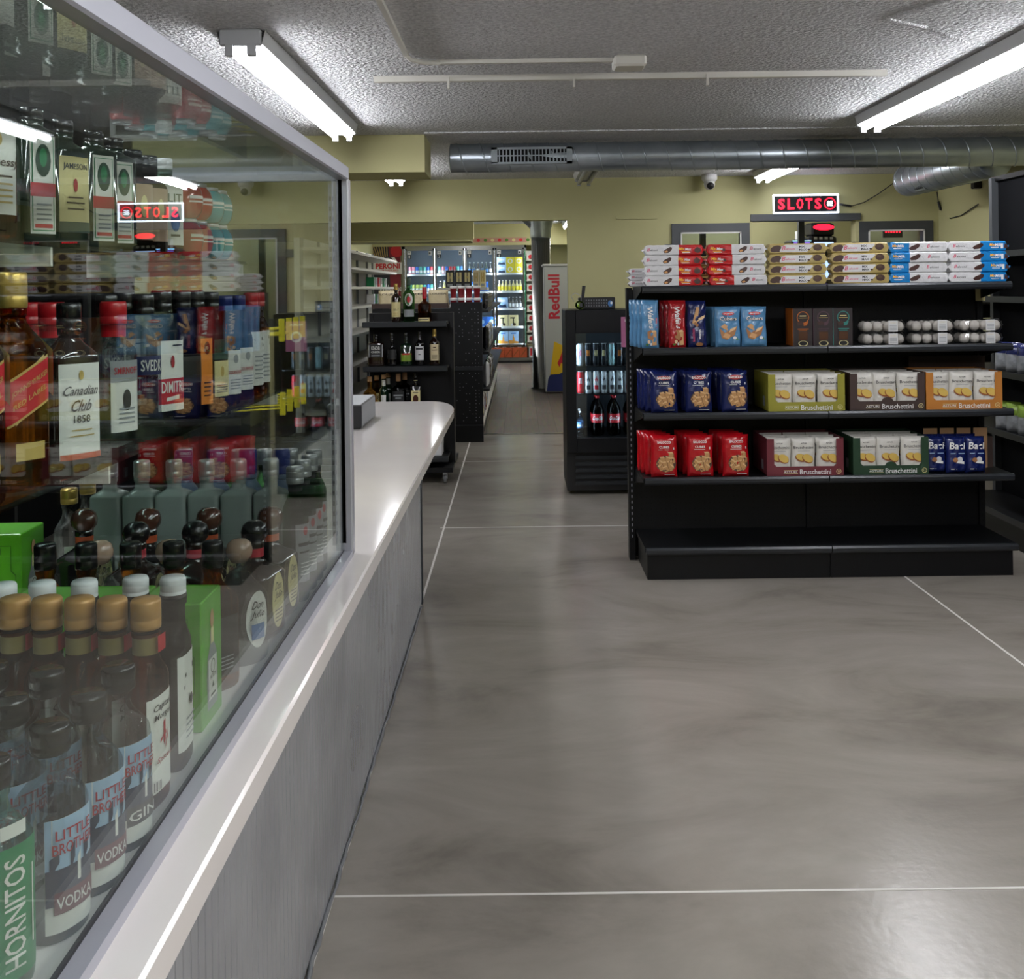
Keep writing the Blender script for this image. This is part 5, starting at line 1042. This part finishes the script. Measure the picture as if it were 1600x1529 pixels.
KR['black'] = bottle(h=.25, a=.04, rn=.013, zs=.4, zn=.6, glass='bottle_black', cap='black_cap', cr=.015, ch=.05, lab=(.2, .5, .85, 'lab_black'), art=lines(('#slant', .1, .9, .6, .75, .8, .9, 'lab_grey'), ('#slant', 0, 1, .2, .4, .35, .55, 'lab_grey')))
KR['greenband'] = bottle(h=.25, a=.045, p=4, rn=.013, zs=.6, zn=.7, glass='bottle_dkgreen', cap='black_cap', cr=.015, ch=.05, lab=(.14, .38, .95, 'film_olive'), art=lines(('#box', 0, 1, .8, 1, 'lab_red'),))
KR['lilac'] = bottle(h=.26, a=.035, rn=.012, zs=.62, zn=.76, glass='bottle_black', cap='black_cap', cr=.014, ch=.05, lab=(.16, .56, .92, 'film_white'), art=lines(('#box', .1, .9, .76, .9, 'ink'), ('#box', .4, .65, .38, .44, 'ink')))
KR['kraft'] = bottle(h=.275, a=.038, rn=.013, zs=.62, zn=.76, glass='bottle_brown', cap='gold_foil', cr=.015, ch=.06, lab=(.14, .58, .95, 'film_tan'), art=lines(('#box', .35, .65, .78, .84, 'brown_ink'), ('#box', .2, .8, .62, .67, 'brown_ink'), *small(0, 'brown_ink')))
KR['818'] = bottle(h=.24, a=.05, rn=.016, zs=.45, zn=.66, glass='g_gold', cap='cork', cr=.018, ch=.04, lab=(.1, .45, .8, 'lab_cream'), art=lines(('818', .6, .8, .4, 'ink'),))
KR['mezcal'] = bottle(h=.255, a=.036, rn=.013, zs=.5, zn=.7, glass='bottle_dkgreen', cap='cork', cr=.018, ch=.03, band=(.66, .84, 'lab_white'), lab=(.1, .4, .5, 'lab_white'))
KR['smoky'] = bottle(h=.26, a=.055, b=.045, p=3, rn=.015, zs=.56, zn=.7, glass='g_black', cap='cork', cr=.018, ch=.055, lab=(.2, .5, .8, 'lab_black'), art=lines(('#box', .1, .9, .55, .68, 'lab_grey'), ('#box', .25, .75, .32, .4, 'lab_grey')))
KR['rose'] = bottle(h=.27, a=.042, p=5, rn=.013, zs=.6, zn=.7, glass='bottle_black', cap='black_cap', cr=.014, ch=.05, band=(.76, .82, 'lab_cream'), lab=(.1, .5, .8, 'lab_cream'), art=lines(('#box', .2, .8, .82, .88, 'ink'), ('#oval', .5, .42, .6, .28, 'brown_cap')))
def rput(k, px, z, label, dy=.12): KR[k].put((atx(px, 560, RY+dy), RY+dy, z+.0008), label, GR, rz=random.uniform(-.1, .1))
rput('cream', 620, RZ[3], 'brown bottle with cream label and gold neck on rack top'); rput('green', 640, RZ[3], 'tall green vermouth bottle with round label on rack top'); rput('wax', 664.5, RZ[3], 'round whiskey bottle with dripping red wax neck on rack top')
rput('creek', 588, RZ[2], 'wide dark bourbon bottle with block lettering, middle shelf of rack'); rput('black', 613, RZ[2], 'black bottle with slanted grey lettering, middle shelf of rack'); rput('greenband', 635, RZ[2], 'dark bottle with green and red band, middle shelf of rack'); rput('lilac', 656, RZ[2], 'black bottle with white label, middle shelf of rack'); rput('kraft', 679, RZ[2], 'brown bottle with tan label, rightmost on middle shelf of rack')
rput('818', 577, RZ[1], 'golden tequila bottle numbered 818 on lower rack shelf'); rput('818', 588, RZ[1], 'golden tequila bottle behind the numbered one', .235); rput('mezcal', 599, RZ[1], 'slim dark bottle with white neck and cork, front one'); rput('mezcal', 606, RZ[1], 'slim dark bottle with white neck and cork, rear one', .24)
rput('smoky', 622, RZ[1], 'wide smoky bourbon bottle with wooden stopper on lower rack shelf'); rput('smoky', 632, RZ[1], 'wide smoky bottle standing behind its twin', .23); rput('rose', 649, RZ[1], 'black square bottle with cream rose label on lower rack shelf')

# ------------------------------------------------------------------ gondola along the back aisle
AY0, AY1 = 9.7, 16.2; AX1 = -.36; AXM = -.66
t = thing('gondola_shelf', 'long black shelf unit running back along the aisle', 'shelf unit', (0, 0, 0))
g = MB(); g.box(-1.4, AXM, AY0+.02, AY0+.05, 0, 1.27, 'black_steel'); g.box(AXM, AX1-.0, AY0, AY0+.05, 0, 1.325, 'black_steel'); g.build('end_panel', t)
g = MB(); g.box(AXM, AX1, AY0-.012, AY0, .68, .715, 'black_steel_lip'); g.box(AXM, AX1, AY0-.008, AY0, .155, .165, 'black_steel_lip'); g.build('end_rail', t)
g = MB(); random.seed(5)
for i in range(8):
    for k in range(34):
        if random.random() < .55*(i/8)**.8+.1: g.rect(AXM+.05+i*.03, AXM+.056+i*.03, .2+k*.032, .206+k*.032, 'hole_light', fy(AY0-.0008))
o = g.build('peg_holes', t); o['kind'] = 'stuff'
g = MB(); g.box(-1.0, -.96, AY0+.05, AY1, .05, 1.255, 'black_steel'); g.build('spine', t)
for z in (.16, .5, .85, 1.25):
    g = MB(); x1 = AX1 + (.0 if z > .2 else .02)
    g.box(-1.4, AX1+.06 if z > .2 else AX1, AY0+.05, AY1, z-.025, z, 'black_steel' if z > .2 else 'white_steel'); g.build('shelf_board', t)
g = MB(); g.box(-1.38, AX1-.02, AY0+.05, AY1, 0, .13, 'black_steel'); g.build('kick_plate', t)
# goods on it
F_('film_black', '#1d1d26', .25)
ks = pouch('snack_pouch', 'snack pouch', .16, .24, .06, 'film_black', lambda g, fn: (g.oval(0, .13, .05, .04, 'lab_grey', fn(1)), g.rect(-.05, .05, .19, .21, 'white', fn(2))), seed=70)
ks2 = pouch('snack_pouch', 'snack pouch', .16, .24, .06, 'film_white', lambda g, fn: (g.oval(0, .13, .05, .04, 'ink_blue', fn(1)), g.rect(-.05, .05, .19, .21, 'ink', fn(2))), seed=71)
ks3 = pouch('snack_pouch', 'snack pouch', .16, .20, .06, 'film_dkred', lambda g, fn: (g.oval(0, .11, .05, .04, 'lab_cream', fn(1)), g.rect(-.05, .05, .16, .18, 'white', fn(2))), seed=72)
for r, z in enumerate((.16, .5, .85, 1.25)):
    for i in range(6):
        kd = (ks2, ks, ks2, ks)[r] if i % 3 else ((ks3, ks2, ks, ks)[r])
        kd.put((-.335 if r else -.40, AY0+.3+i*.26, z+.002), 'snack pouch %s from the end panel on the %s aisle shelf' % (ORD[i], ['bottom', 'second', 'third', 'top'][r]), 'snack pouches along the back aisle', rz=PI/2, sc=(1, 1, .68) if r == 3 else None)
# tan bags and dark boxes on top
def art_tan(g, fn): g.text('LOUJEA', 0, .13, .16, .022, 'ink', fn(1)); g.rect(-.08, .08, .03, .032, 'lab_grey', fn(1))
kt = pouch('tan_bag', 'bag', .19, .17, .08, 'film_tan', art_tan, seed=80)
TX = [atx(607, 470, 9.85), atx(649, 470, 9.85), atx(685, 470, 9.85)]
b = MB(); b.box(TX[0]-.15, TX[2]+.1, 9.76, 9.98, 1.272, 1.274, 'brown_card'); b.box(TX[0]-.15, TX[2]+.1, 9.76, 9.764, 1.272, 1.32, 'brown_card'); b.box(TX[0]-.15, TX[2]+.1, 9.976, 9.98, 1.272, 1.32, 'brown_card'); tag(b.build('card_tray'), 'shallow brown card tray holding the tan bags', 'tray')
for i, x in enumerate(TX): kt.put((x, 9.87, 1.276), 'tan paper snack bag, %s of three in the brown tray' % ['left', 'middle', 'right'][i], 'tan bags in the tray')
t = thing('raised_shelf', 'white raised shelf above the aisle unit carrying black boxes', 'shelf', (0, 0, 0))
zs_ = atz(725, 449, 11.0); xa, xb = atx(684, 449, 11.0), atx(762, 449, 11.0)
g = MB(); g.box(xa, xb, 10.9, 11.35, zs_-.03, zs_, 'white_steel'); g.build('shelf_board', t)
g = MB(); g.box(xa+.02, xa+.05, 11.2, 11.23, 1.2515, zs_-.03, 'white_steel'); g.box(AXM-.02, AXM+.01, 11.2, 11.23, 1.2515, zs_-.03, 'white_steel'); g.build('post', t)
def tallbox(c, c2):
    g = MB(); g.bbox(-.048, .048, 0, .1, 0, .185, c, .001); g.rect(-.03, -.004, .06, .16, c2, fy(-.0008)); g.rect(.006, .032, .06, .16, c2, fy(-.0008)); g.rect(-.03, .03, .01, .04, 'lab_grey', fy(-.0008)); g.ring(0, .105, .0, .012, 'gold_ink', fy(-.0014), 10); return Kind('tall_box', 'box', [('tall_box', g, None)], single=True)
kbx = tallbox('black', 'lab_cream'); ktn = tallbox('film_tan', 'film_gold'); kyl = tallbox('lab_cream', 'gold_ink')
for i, px in enumerate((703, 717, 730)): kbx.put((atx(px, 440, 10.95), 10.95, zs_+.001), 'black and gold upright box, %s on the raised white shelf' % ['left', 'middle', 'right'][i], 'upright boxes on the raised shelf', sc=(.9, 1, 1))
for i, px in enumerate((743, 753)): (ktn if i == 0 else kyl).put((atx(px+1, 440, 10.97), 10.97, zs_+.001), ['tan upright box right of the black boxes', 'cream upright box at the end of the raised shelf'][i], 'upright boxes on the raised shelf', sc=(.65, 1, 1))
M('cup_red', '#a8202c', .4)
g = MB(); g.lathe([(.032, 0), (.045, .09), (.047, .09), (.047, .1)], ['cup_red', 'white', 'white'], 18); g.lathe([(.05, .1), (.05, .11), (.04, .115)], 'white', 18)
kcup = Kind('noodle_cup', 'cup', [('noodle_cup', g, None)], single=True)
for i in range(4): kcup.put((AXM+.055+i*.075-.03, AY0+.12+.0, 1.251), 'red and white cup, %s from left above the end panel' % ORD[i], 'red cups on the aisle unit', sc=(.72, .72, 1))
for i in range(4): kcup.put((AXM+.055+i*.075-.03, AY0+.12, 1.3665), 'red and white cup of the upper layer, %s from left' % ORD[i], 'red cups on the aisle unit', sc=(.72, .72, 1))

# ------------------------------------------------------------------ white wall shelving, left of the opening
t = thing('wall_shelving', 'tall white pegboard shelving against the left of the back room', 'shelving', (0, 0, 0))
WX = -2.25; g = MB(); g.box(WX-.06, WX, 10.5, 15.6, 0, 2.0, 'white_steel'); g.build('back_panel', t)
g = MB()
for y in (10.5, 11.4, 12.3, 13.2, 14.1, 15.0, 15.57): g.box(WX, WX+.03, y, y+.03, 0, 2.0, 'lab_grey')
g.build('upright_post', t)
for z in (.2, .6, .95, 1.27, 1.5, 1.72, 1.9):
    g = MB(); g.box(WX, WX+.38, 10.5, 15.6, z-.03, z, 'white_steel'); g.build('shelf_board', t)
kwb = {}
for i, (c, nm) in enumerate((('film_white', 'white'), ('lab_green', 'green'), ('red', 'red'))):
    g = MB(); g.bbox(-.06, .06, 0, .1, 0, .13, c, .002); g.rect(-.04, .04, .04, .09, 'lab_grey', fy(-.001)); kwb[nm] = Kind('goods_box', 'box', [('goods_box', g, None)], single=True)
for r, z in enumerate((1.27, 1.5)):
    for i in range(6): kwb[['white', 'green', 'white', 'red', 'white', 'green'][(i+r) % 6]].put((WX+.28, 13.9+i*.25, z+.001), 'small goods box, %s along the %s white wall shelf' % (ORD[i], ['lower', 'upper'][r]), 'goods boxes on the white wall shelves', rz=PI/2)

# ------------------------------------------------------------------ wall coolers with four doors
DX = [atx(633.5, 460, YC), atx(680, 460, YC), atx(727, 460, YC), atx(773.5, 460, YC), atx(820, 460, YC)]
ZD0, ZD1 = atz(795, 541, YC), atz(795, 387, YC)
t = thing('wall_cooler', 'bank of four lit glass door coolers across the far wall', 'cooler', (0, YC, 0))
g = MB(); g.box(DX[0]-.08, DX[4]+.04, -.0, .06, ZD1, ZD1+.12, 'brushed'); g.box(DX[0]-.08, .72, .0, .3, 0, ZD0-.02, 'brushed'); g.box(DX[0]-.06, DX[0], 0, .3, 0, ZD1+.1, 'brushed'); g.box(DX[4], DX[4]+.04, 0, .3, 0, ZD1+.1, 'brushed')
g.box(DX[0]-.06, DX[4]+.04, .74, .8, 0, ZD1+.1, 'cooler_in'); g.box(DX[0], DX[4], 0.06, .8, ZD1, ZD1+.05, 'cooler_in'); g.build('cabinet', t)
for i in range(4):
    a, c = DX[i]+.004, DX[i+1]-.004; f = .035; d = MB()
    for q in ((a, a+f, ZD0, ZD1), (c-f, c, ZD0, ZD1), (a, c, ZD1-f, ZD1), (a, c, ZD0, ZD0+f)): d.box(q[0], q[1], -.03, 0, q[2], q[3], 'brushed')
    if True: d.box(c-f-.015 if i % 2 == 0 else a+f, c-f if i % 2 == 0 else a+f+.015, -.06, -.03, .9, 1.3, 'black')
    dd = d.build('door', t); d = MB(); d.box(a+f, c-f, -.018, -.012, ZD0+f, ZD1-f, 'fridge_glass'); d.build('door_glass', dd)
    d = MB(); y = -.02; x = a+f+.05
    d.box(x-.035, x+.035, y-.004, y, ZD1-.19, ZD1-.045, 'black'); d.box(x-.035, x+.035, y-.005, y-.004, ZD1-.115, ZD1-.045, 'white'); d.text(str(i+1), x, ZD1-.155, .028, .055, 'white', fy(y-.006), bold=.04); d.text('*', x, ZD1-.08, .04, .04, 'ink', fy(y-.006), bold=.04)
    x = c-f-.05; d.box(x-.03, x+.03, y-.004, y, ZD1-.13, ZD1-.045, 'white'); d.rect(x-.02, x+.01, ZD1-.11, ZD1-.07, 'ink', fy(y-.006)); d.build('sticker', dd)
    g = MB(); g.box(a+.002, a+.022, .02, .05, ZD0, ZD1, 'led_cool'); g.box(c-.022, c-.002, .02, .05, ZD0, ZD1, 'led_cool'); g.build('light_strip', t)
SHC = [atz(795, y, YC+.2) for y in (537, 512, 490, 459, 430)]      # upper faces: bottom to top
SHC = [ZD0+.04, atz(795, 510, YC+.2), atz(795, 481.5, YC+.2), atz(795, 455, YC+.2), atz(795, 427, YC+.2)]
for z in SHC:
    g = MB(); g.box(DX[0], DX[4], .1, .7, z-.015, z, 'white_steel'); g.box(DX[0], DX[4], .09, .1, z-.03, z+.012, 'white'); g.build('shelf_board', t)
# the drinks: cans, bottles and cartons
cc = {}
for nm, c in (('teal', '#59b5a6'), ('pink', '#e08a9a'), ('lime', '#c8d86a'), ('blue', '#3b6fc9'), ('red', '#c2343a')):
    M('cc_'+nm, c, .35); g = MB(); g.lathe([(.028, 0), (.032, .01), (.032, .14), (.026, .155)], 'cc_'+nm, 12); g.lathe([(.0325, .03), (.0325, .08)], 'white', 12, caps=False); cc[nm] = Kind('drink_can', 'drink can', [('drink_can', g, None)], single=True)
def beer(gl, lb):
    g = MB(); g.lathe([(.03, 0), (.032, .01), (.032, .12), (.013, .17), (.012, .215)], gl, 12); g.lathe([(.014, .21), (.014, .225), (.001, .225)], 'white_cap', 10); g.lathe([(.0325, .03), (.0325, .1)], lb, 12, caps=False)
    return Kind('drink_bottle', 'bottle', [('drink_bottle', g, None)], single=True)
kbw, kby, kbb = beer('bottle_brown', 'white'), beer('lab_cream', 'yellow'), beer('bottle_dkgreen', 'ink_blue')
def carton(nm, c, art, w_=.19, h=.2):
    g = MB(); g.bbox(-w_/2+.003, w_/2-.003, 0, .2, 0, h, c, .003); art(g, w_, h); return Kind('drink_carton', 'drink carton', [('drink_carton', g, None)], single=True)
M('c_blue', '#2f66b8', .5); M('c_lblue', '#a7c6e6', .5); M('c_yel', '#e8d02a', .5); M('c_cream', '#ead9a0', .5); M('c_orange', '#e59a34', .5); M('c_green', '#58b56a', .5)
kcb = carton('blue', 'c_blue', lambda g, w_, h: (g.oval(0, h*.5, .05, .05, 'c_lblue', fy(-.001)),))
kcy = carton('yellow', 'c_yel', lambda g, w_, h: (g.oval(0, h*.5, .05, .05, 'white', fy(-.001)), g.oval(0, h*.5, .03, .03, 'c_yel', fy(-.002))), .17, .16)
kcw = carton('white', 'c_lblue', lambda g, w_, h: (g.poly([(-w_*.4, .01), (w_*.4, .01), (w_*.3, h*.4), (0, h*.3), (-w_*.3, h*.4)], 'mountain', fy(-.001)), g.rect(-w_*.3, w_*.3, h*.6, h*.8, 'white', fy(-.001))), .19, .16)
kcc = carton('cream', 'c_cream', lambda g, w_, h: (g.rect(-.012, .012, .04, h*.8, 'ink', fy(-.001)), g.rect(-.06, .03, h*.7, h*.82, 'ink', fy(-.001)), g.oval(.02, .05, .03, .03, 'brown_ink', fy(-.001)), g.oval(-.03, .04, .025, .025, 'white', fy(-.002))), .2, .24)
kco = carton('orange', 'c_lblue', lambda g, w_, h: (g.poly([(-w_*.48, .0), (w_*.48, .0), (w_*.48, .05), (-w_*.48, .08)], 'c_orange', fy(-.001)), g.poly([(-.02, .03), (.02, .03), (.018, .12), (.006, .15), (.006, .19), (-.006, .19), (-.006, .15), (-.018, .12)], 'c_orange', fy(-.002)), g.rect(-.05, .05, h*.82, h*.9, 'c_blue', fy(-.001))), .2, .25)
kcg = carton('green', 'c_green', lambda g, w_, h: (g.oval(0, h*.5, .05, .05, 'white', fy(-.001)),), .19, .24)
GC = 'drinks in the wall coolers'; DN = ['first', 'second', 'third', 'fourth']; SN = ['bottom', 'second', 'third', 'fourth', 'top']
def row(door, sh, kinds, n, word):
    a, c = DX[door]+.05, DX[door+1]-.05; s = (c-a)/n
    for i in range(n):
        k, nm = kinds[i % len(kinds)]
        k.put((a+(i+.5)*s, YC+.16, SHC[sh]+.001), '%s, %s from left on %s shelf behind %s cooler door' % (nm, ORD[i], SN[sh], DN[door]), GC)
row(0, 4, [(cc['pink'], 'pink drink can'), (cc['pink'], 'pink drink can'), (cc['blue'], 'blue drink can'), (cc['teal'], 'teal drink can'), (cc['teal'], 'teal drink can'), (cc['blue'], 'blue drink can'), (cc['red'], 'red drink can')], 7, '')
row(0, 3, [(cc['teal'], 'teal drink can'), (cc['lime'], 'lime drink can'), (cc['lime'], 'lime drink can'), (cc['lime'], 'lime drink can'), (cc['teal'], 'teal drink can'), (cc['blue'], 'blue drink can')], 7, '')
row(1, 4, [(cc['teal'], 'teal drink can'), (cc['pink'], 'pink drink can'), (cc['blue'], 'blue drink can'), (cc['red'], 'red drink can'), (cc['red'], 'red drink can'), (cc['teal'], 'teal drink can'), (cc['blue'], 'blue drink can')], 7, '')
row(1, 3, [(kbw, 'brown beer bottle'), (kby, 'yellow labelled bottle')], 6, '')
row(2, 4, [(kbb, 'green bottle with blue label'), (kbb, 'green bottle with blue label'), (kbw, 'brown beer bottle')], 6, '')
for i in range(2): kcb.put((DX[2]+.16+i*.2, YC+.11, SHC[3]+.001), 'blue drink carton, %s on fourth shelf of third cooler' % ORD[i], GC)
for s in (1, 2): 
    for i in range(3): kcb.put((DX[2]+.13+i*.19, YC+.11, SHC[s]+.001), 'blue drink carton, %s from left on %s shelf, third cooler' % (ORD[i], SN[s]), GC)
for i in range(3): kcg.put((DX[2]+.13+i*.19, YC+.11, SHC[0]+.001), 'green drink carton, %s from left on the bottom shelf, third cooler' % ORD[i], GC)
for i in range(3):
    for lv in range(2): (kcw if i < 1 else kcy).put((DX[3]+.135+i*.172, YC+.11, SHC[4]+.001+lv*.161), '%s carton, %s from left, %s layer, top shelf of fourth cooler' % (['white and blue', 'yellow', 'yellow'][i], ORD[i], ['lower', 'upper'][lv]), GC)
row(3, 3, [(kby, 'yellow labelled bottle')], 7, '')
kcw.put((DX[3]+.14, YC+.11, SHC[2]+.001), 'pale blue carton on third shelf of fourth cooler', GC, sc=(1.2, 1, 1.35))
a = DX[3]+.28
for i in range(4): kbw.put((a+i*.072, YC+.16, SHC[2]+.001), 'dark beer bottle, %s right of the pale carton in fourth cooler' % ORD[i], GC)
for i in range(2): kcc.put((DX[3]+.15+i*.205, YC+.11, SHC[1]+.001), 'cream carton with black tap picture, %s on second shelf of fourth cooler' % ['left', 'right'][i], GC, sc=(1, 1, .95))
for i in range(2): kco.put((DX[3]+.15+i*.205, YC+.11, SHC[0]+.001), 'pale carton with orange bottle picture, %s on bottom shelf of fourth cooler' % ['left', 'right'][i], GC)
# orange goods in the kick space
kor = MB(); kor.bbox(-.1, .1, 0, .12, 0, .2, 'band_orange', .006); kor.poly([(-.08, .03), (.06, .17), (.08, .15), (-.06, .02)], 'bread_dk', fy(-.001)); kor.rect(-.05, .05, .19, .22, 'brown_ink', fy(.02)); kor = Kind('snack_crate', 'crate', [('snack_crate', kor, None)], single=True)
for i in range(6): kor.put((atx(754+i*11.8, 553, YC-.15)+.06, YC-.16, .1), 'orange brown snack box, %s from left beneath the coolers' % ORD[i], 'orange boxes under the coolers', sc=(.72, 1, 1))
b = MB(); b.box(-.95, .78, YC-.2, YC-.07, .04, .1, 'brushed'); b.box(.02+.1, .70, YC-.2, YC-.19, .1, .14, 'white_steel') if False else None; b.box(-.95, .78, YC-.18, YC-.07, 0, .04, 'black'); tag(b.build('cooler_ledge'), 'low steel ledge along the foot of the coolers', 'ledge')
b = MB(); b.bbox(.17, .34, YC-.18, YC-.06, .1, .32, 'white_plastic', .004); b.rect(.19, .23, .14, .28, 'red', fy(YC-.181)); b.rect(.27, .31, .14, .28, 'ink', fy(YC-.181)); tag(b.build('white_carton'), 'white carton with red and black marks right of the orange boxes', 'carton')
# narrow side rack right of the coolers
t = thing('side_rack', 'narrow snack rack with green frame right of the coolers', 'rack', (.14+.02, YC-.25, 0))
g = MB(); g.box(-.06, -.04, 0, .2, .35, 2.2, 'lab_green'); g.box(.16, .18, 0, .2, .35, 2.2, 'white_steel'); g.box(-.04, .16, .18, .2, .35, 2.2, 'white_steel'); g.build('frame', t)
for i in range(9):
    g = MB(); g.box(-.04, .16, 0, .18, .4+i*.2, .41+i*.2, 'white_steel'); g.build('shelf_board', t)
kp = MB(); kp.bbox(-.08, .08, 0, .08, 0, .13, 'lab_white', .004); kp.oval(0, .065, .045, .045, 'lab_red', fy(-.001)); kp.oval(.03, .03, .03, .02, 'ink', fy(-.002)); kp = Kind('sweets_packet', 'packet', [('sweets_packet', kp, None)], single=True)
for i in range(9): kp.put((.22, YC-.22, .411+i*.2), 'red and white packet, %s from the bottom of the narrow rack' % ORD[i], 'packets on the narrow rack')

# mural and sign left of the coolers
M('mural_dark', '#23242c', .6); M('mural_red', '#7a1626', .6); M('mural_straw', '#a58a55', .6); M('strip_print', '#b98a7a', .6)
x0, x1 = atx(580, 430, YC+.3), DX[0]-.09; b = MB(); yy = YC+.02
b.box(x0, x1, yy, yy+.02, .3, ZD1+.1, 'mural_dark'); f = fy(yy-.001); f2 = fy(yy-.002)
zc = atz(620, 392, YC); xc = atx(620, 392, YC)
b.poly([(x1, .9), (x1, ZD1+.1), (x1-.24, ZD1+.1), (x1-.2, 1.3), (x1-.3, .9)], 'mural_red', f); b.oval(xc, zc, .13, .12, 'red', f2)
for i in range(8): b.poly([(x0+.14+i*.03, zc-.25), (x0+.17+i*.03, zc-.25), (x0-.02+i*.055, zc+.15), (x0-.04+i*.055, zc+.15)], 'mural_straw', f2)
tag(b.build('wall_mural'), 'dark red printed mural panel on the wall left of the coolers', 'mural')
t = thing('brand_sign', 'white shield shaped beer sign with red lettering on the far mural', 'sign', (atx(606, 420, YC-.05), YC-.06, atz(606, 418, YC-.05)))
g = MB(); P = [(-.28, -.13), (.28, -.13), (.28, .1), (.2, .1), (.13, .2), (-.13, .2), (-.2, .1), (-.28, .1)]
g.add([(x, 0, z) for x, z in P]+[(x, .03, z) for x, z in P], [tuple(range(8)), tuple(range(8, 16))[::-1]]+[(i, 8+i, 8+(i+1) % 8, (i+1) % 8) for i in range(8)], 'lab_white'); g.build('board', t)
g = MB(); g.text('PERONI', 0, .03, .48, .11, 'red', fy(-.002), bold=.04); g.text('NASTRO AZZURRO', 0, -.06, .42, .04, 'red', fy(-.002)); g.ring(0, .1, .09, .12, 'ink', fy(-.002), 12, 0, PI); g.oval(0, .13, .03, .03, 'ink', fy(-.003)); g.build('lettering', t)
b = MB(); yy = YC-.001; b.text('Welcome', atx(610, 452, YC), atz(610, 450, YC), .45, .13, 'lab_white', fy(YC+.015)); b.v = [(x, y, z) for x, y, z in b.v]; tag(b.build('wall_lettering'), 'white word lettering on the mural below the beer sign', 'lettering')
b = MB(); b.box(DX[0]-.08, DX[4]+.05, YC-.03, YC+.0, ZD1+.11, ZD1+.2, 'strip_print')
for i in range(18): b.oval(DX[0]+.06+i*.14, ZD1+.155, .035, .03, ['lab_cream', 'red', 'leaf'][i % 3], fy(YC-.031))
tag(b.build('header_strip'), 'narrow printed food strip above the cooler doors', 'banner')

# ------------------------------------------------------------------ tall silver drinks fridge in the back room
M('rb_silver', '#b9bcbc', .35, metal=.3); M('rb_yellow', '#e2b81c', .4); M('rb_blue', '#16235c', .4); M('rb_red', '#c01830', .4)
t = thing('energy_fridge', 'tall silver energy drink fridge with red vertical lettering', 'fridge', (.335, 14.1, 0))
hf = atz(865, 416, 14.1)
g = MB(); g.bbox(0, .62, 0, .6, .02, hf, 'rb_silver', .01); g.bbox(-.02, .64, -.02, .62, hf, hf+.035, 'white_plastic', .01); g.build('cabinet', t)
g = MB(); f = fy(-.002); f2 = fy(-.003); f3 = fy(-.004)
g.poly([(.02, .0+.03), (.62, .03), (.62, .42), (.3, .36), (.09, .3), (.04, .2)], 'rb_blue', f)
g.poly([(.07, .26), (.2, .27), (.36, .37), (.36, .6), (.13, .72)], 'rb_yellow', f2)
g.poly([(.17, .42), (.2, .36), (.22, .42), (.27, .4), (.29, .34), (.32, .4), (.42, .5), (.44, .6), (.38, .62), (.34, .64), (.28, .6), (.24, .58), (.21, .5)], 'rb_red', f3); g.build('graphics', t)
g = MB(); g.text('RedBull', .135, 1.335, .61, .16, 'rb_red', fy(-.003), rot=PI/2, bold=.03); g.build('lettering', t)
b = MB(); b.box(.16, .64, 14.0, 14.08, 0.0, .012, 'lab_grey') if False else None
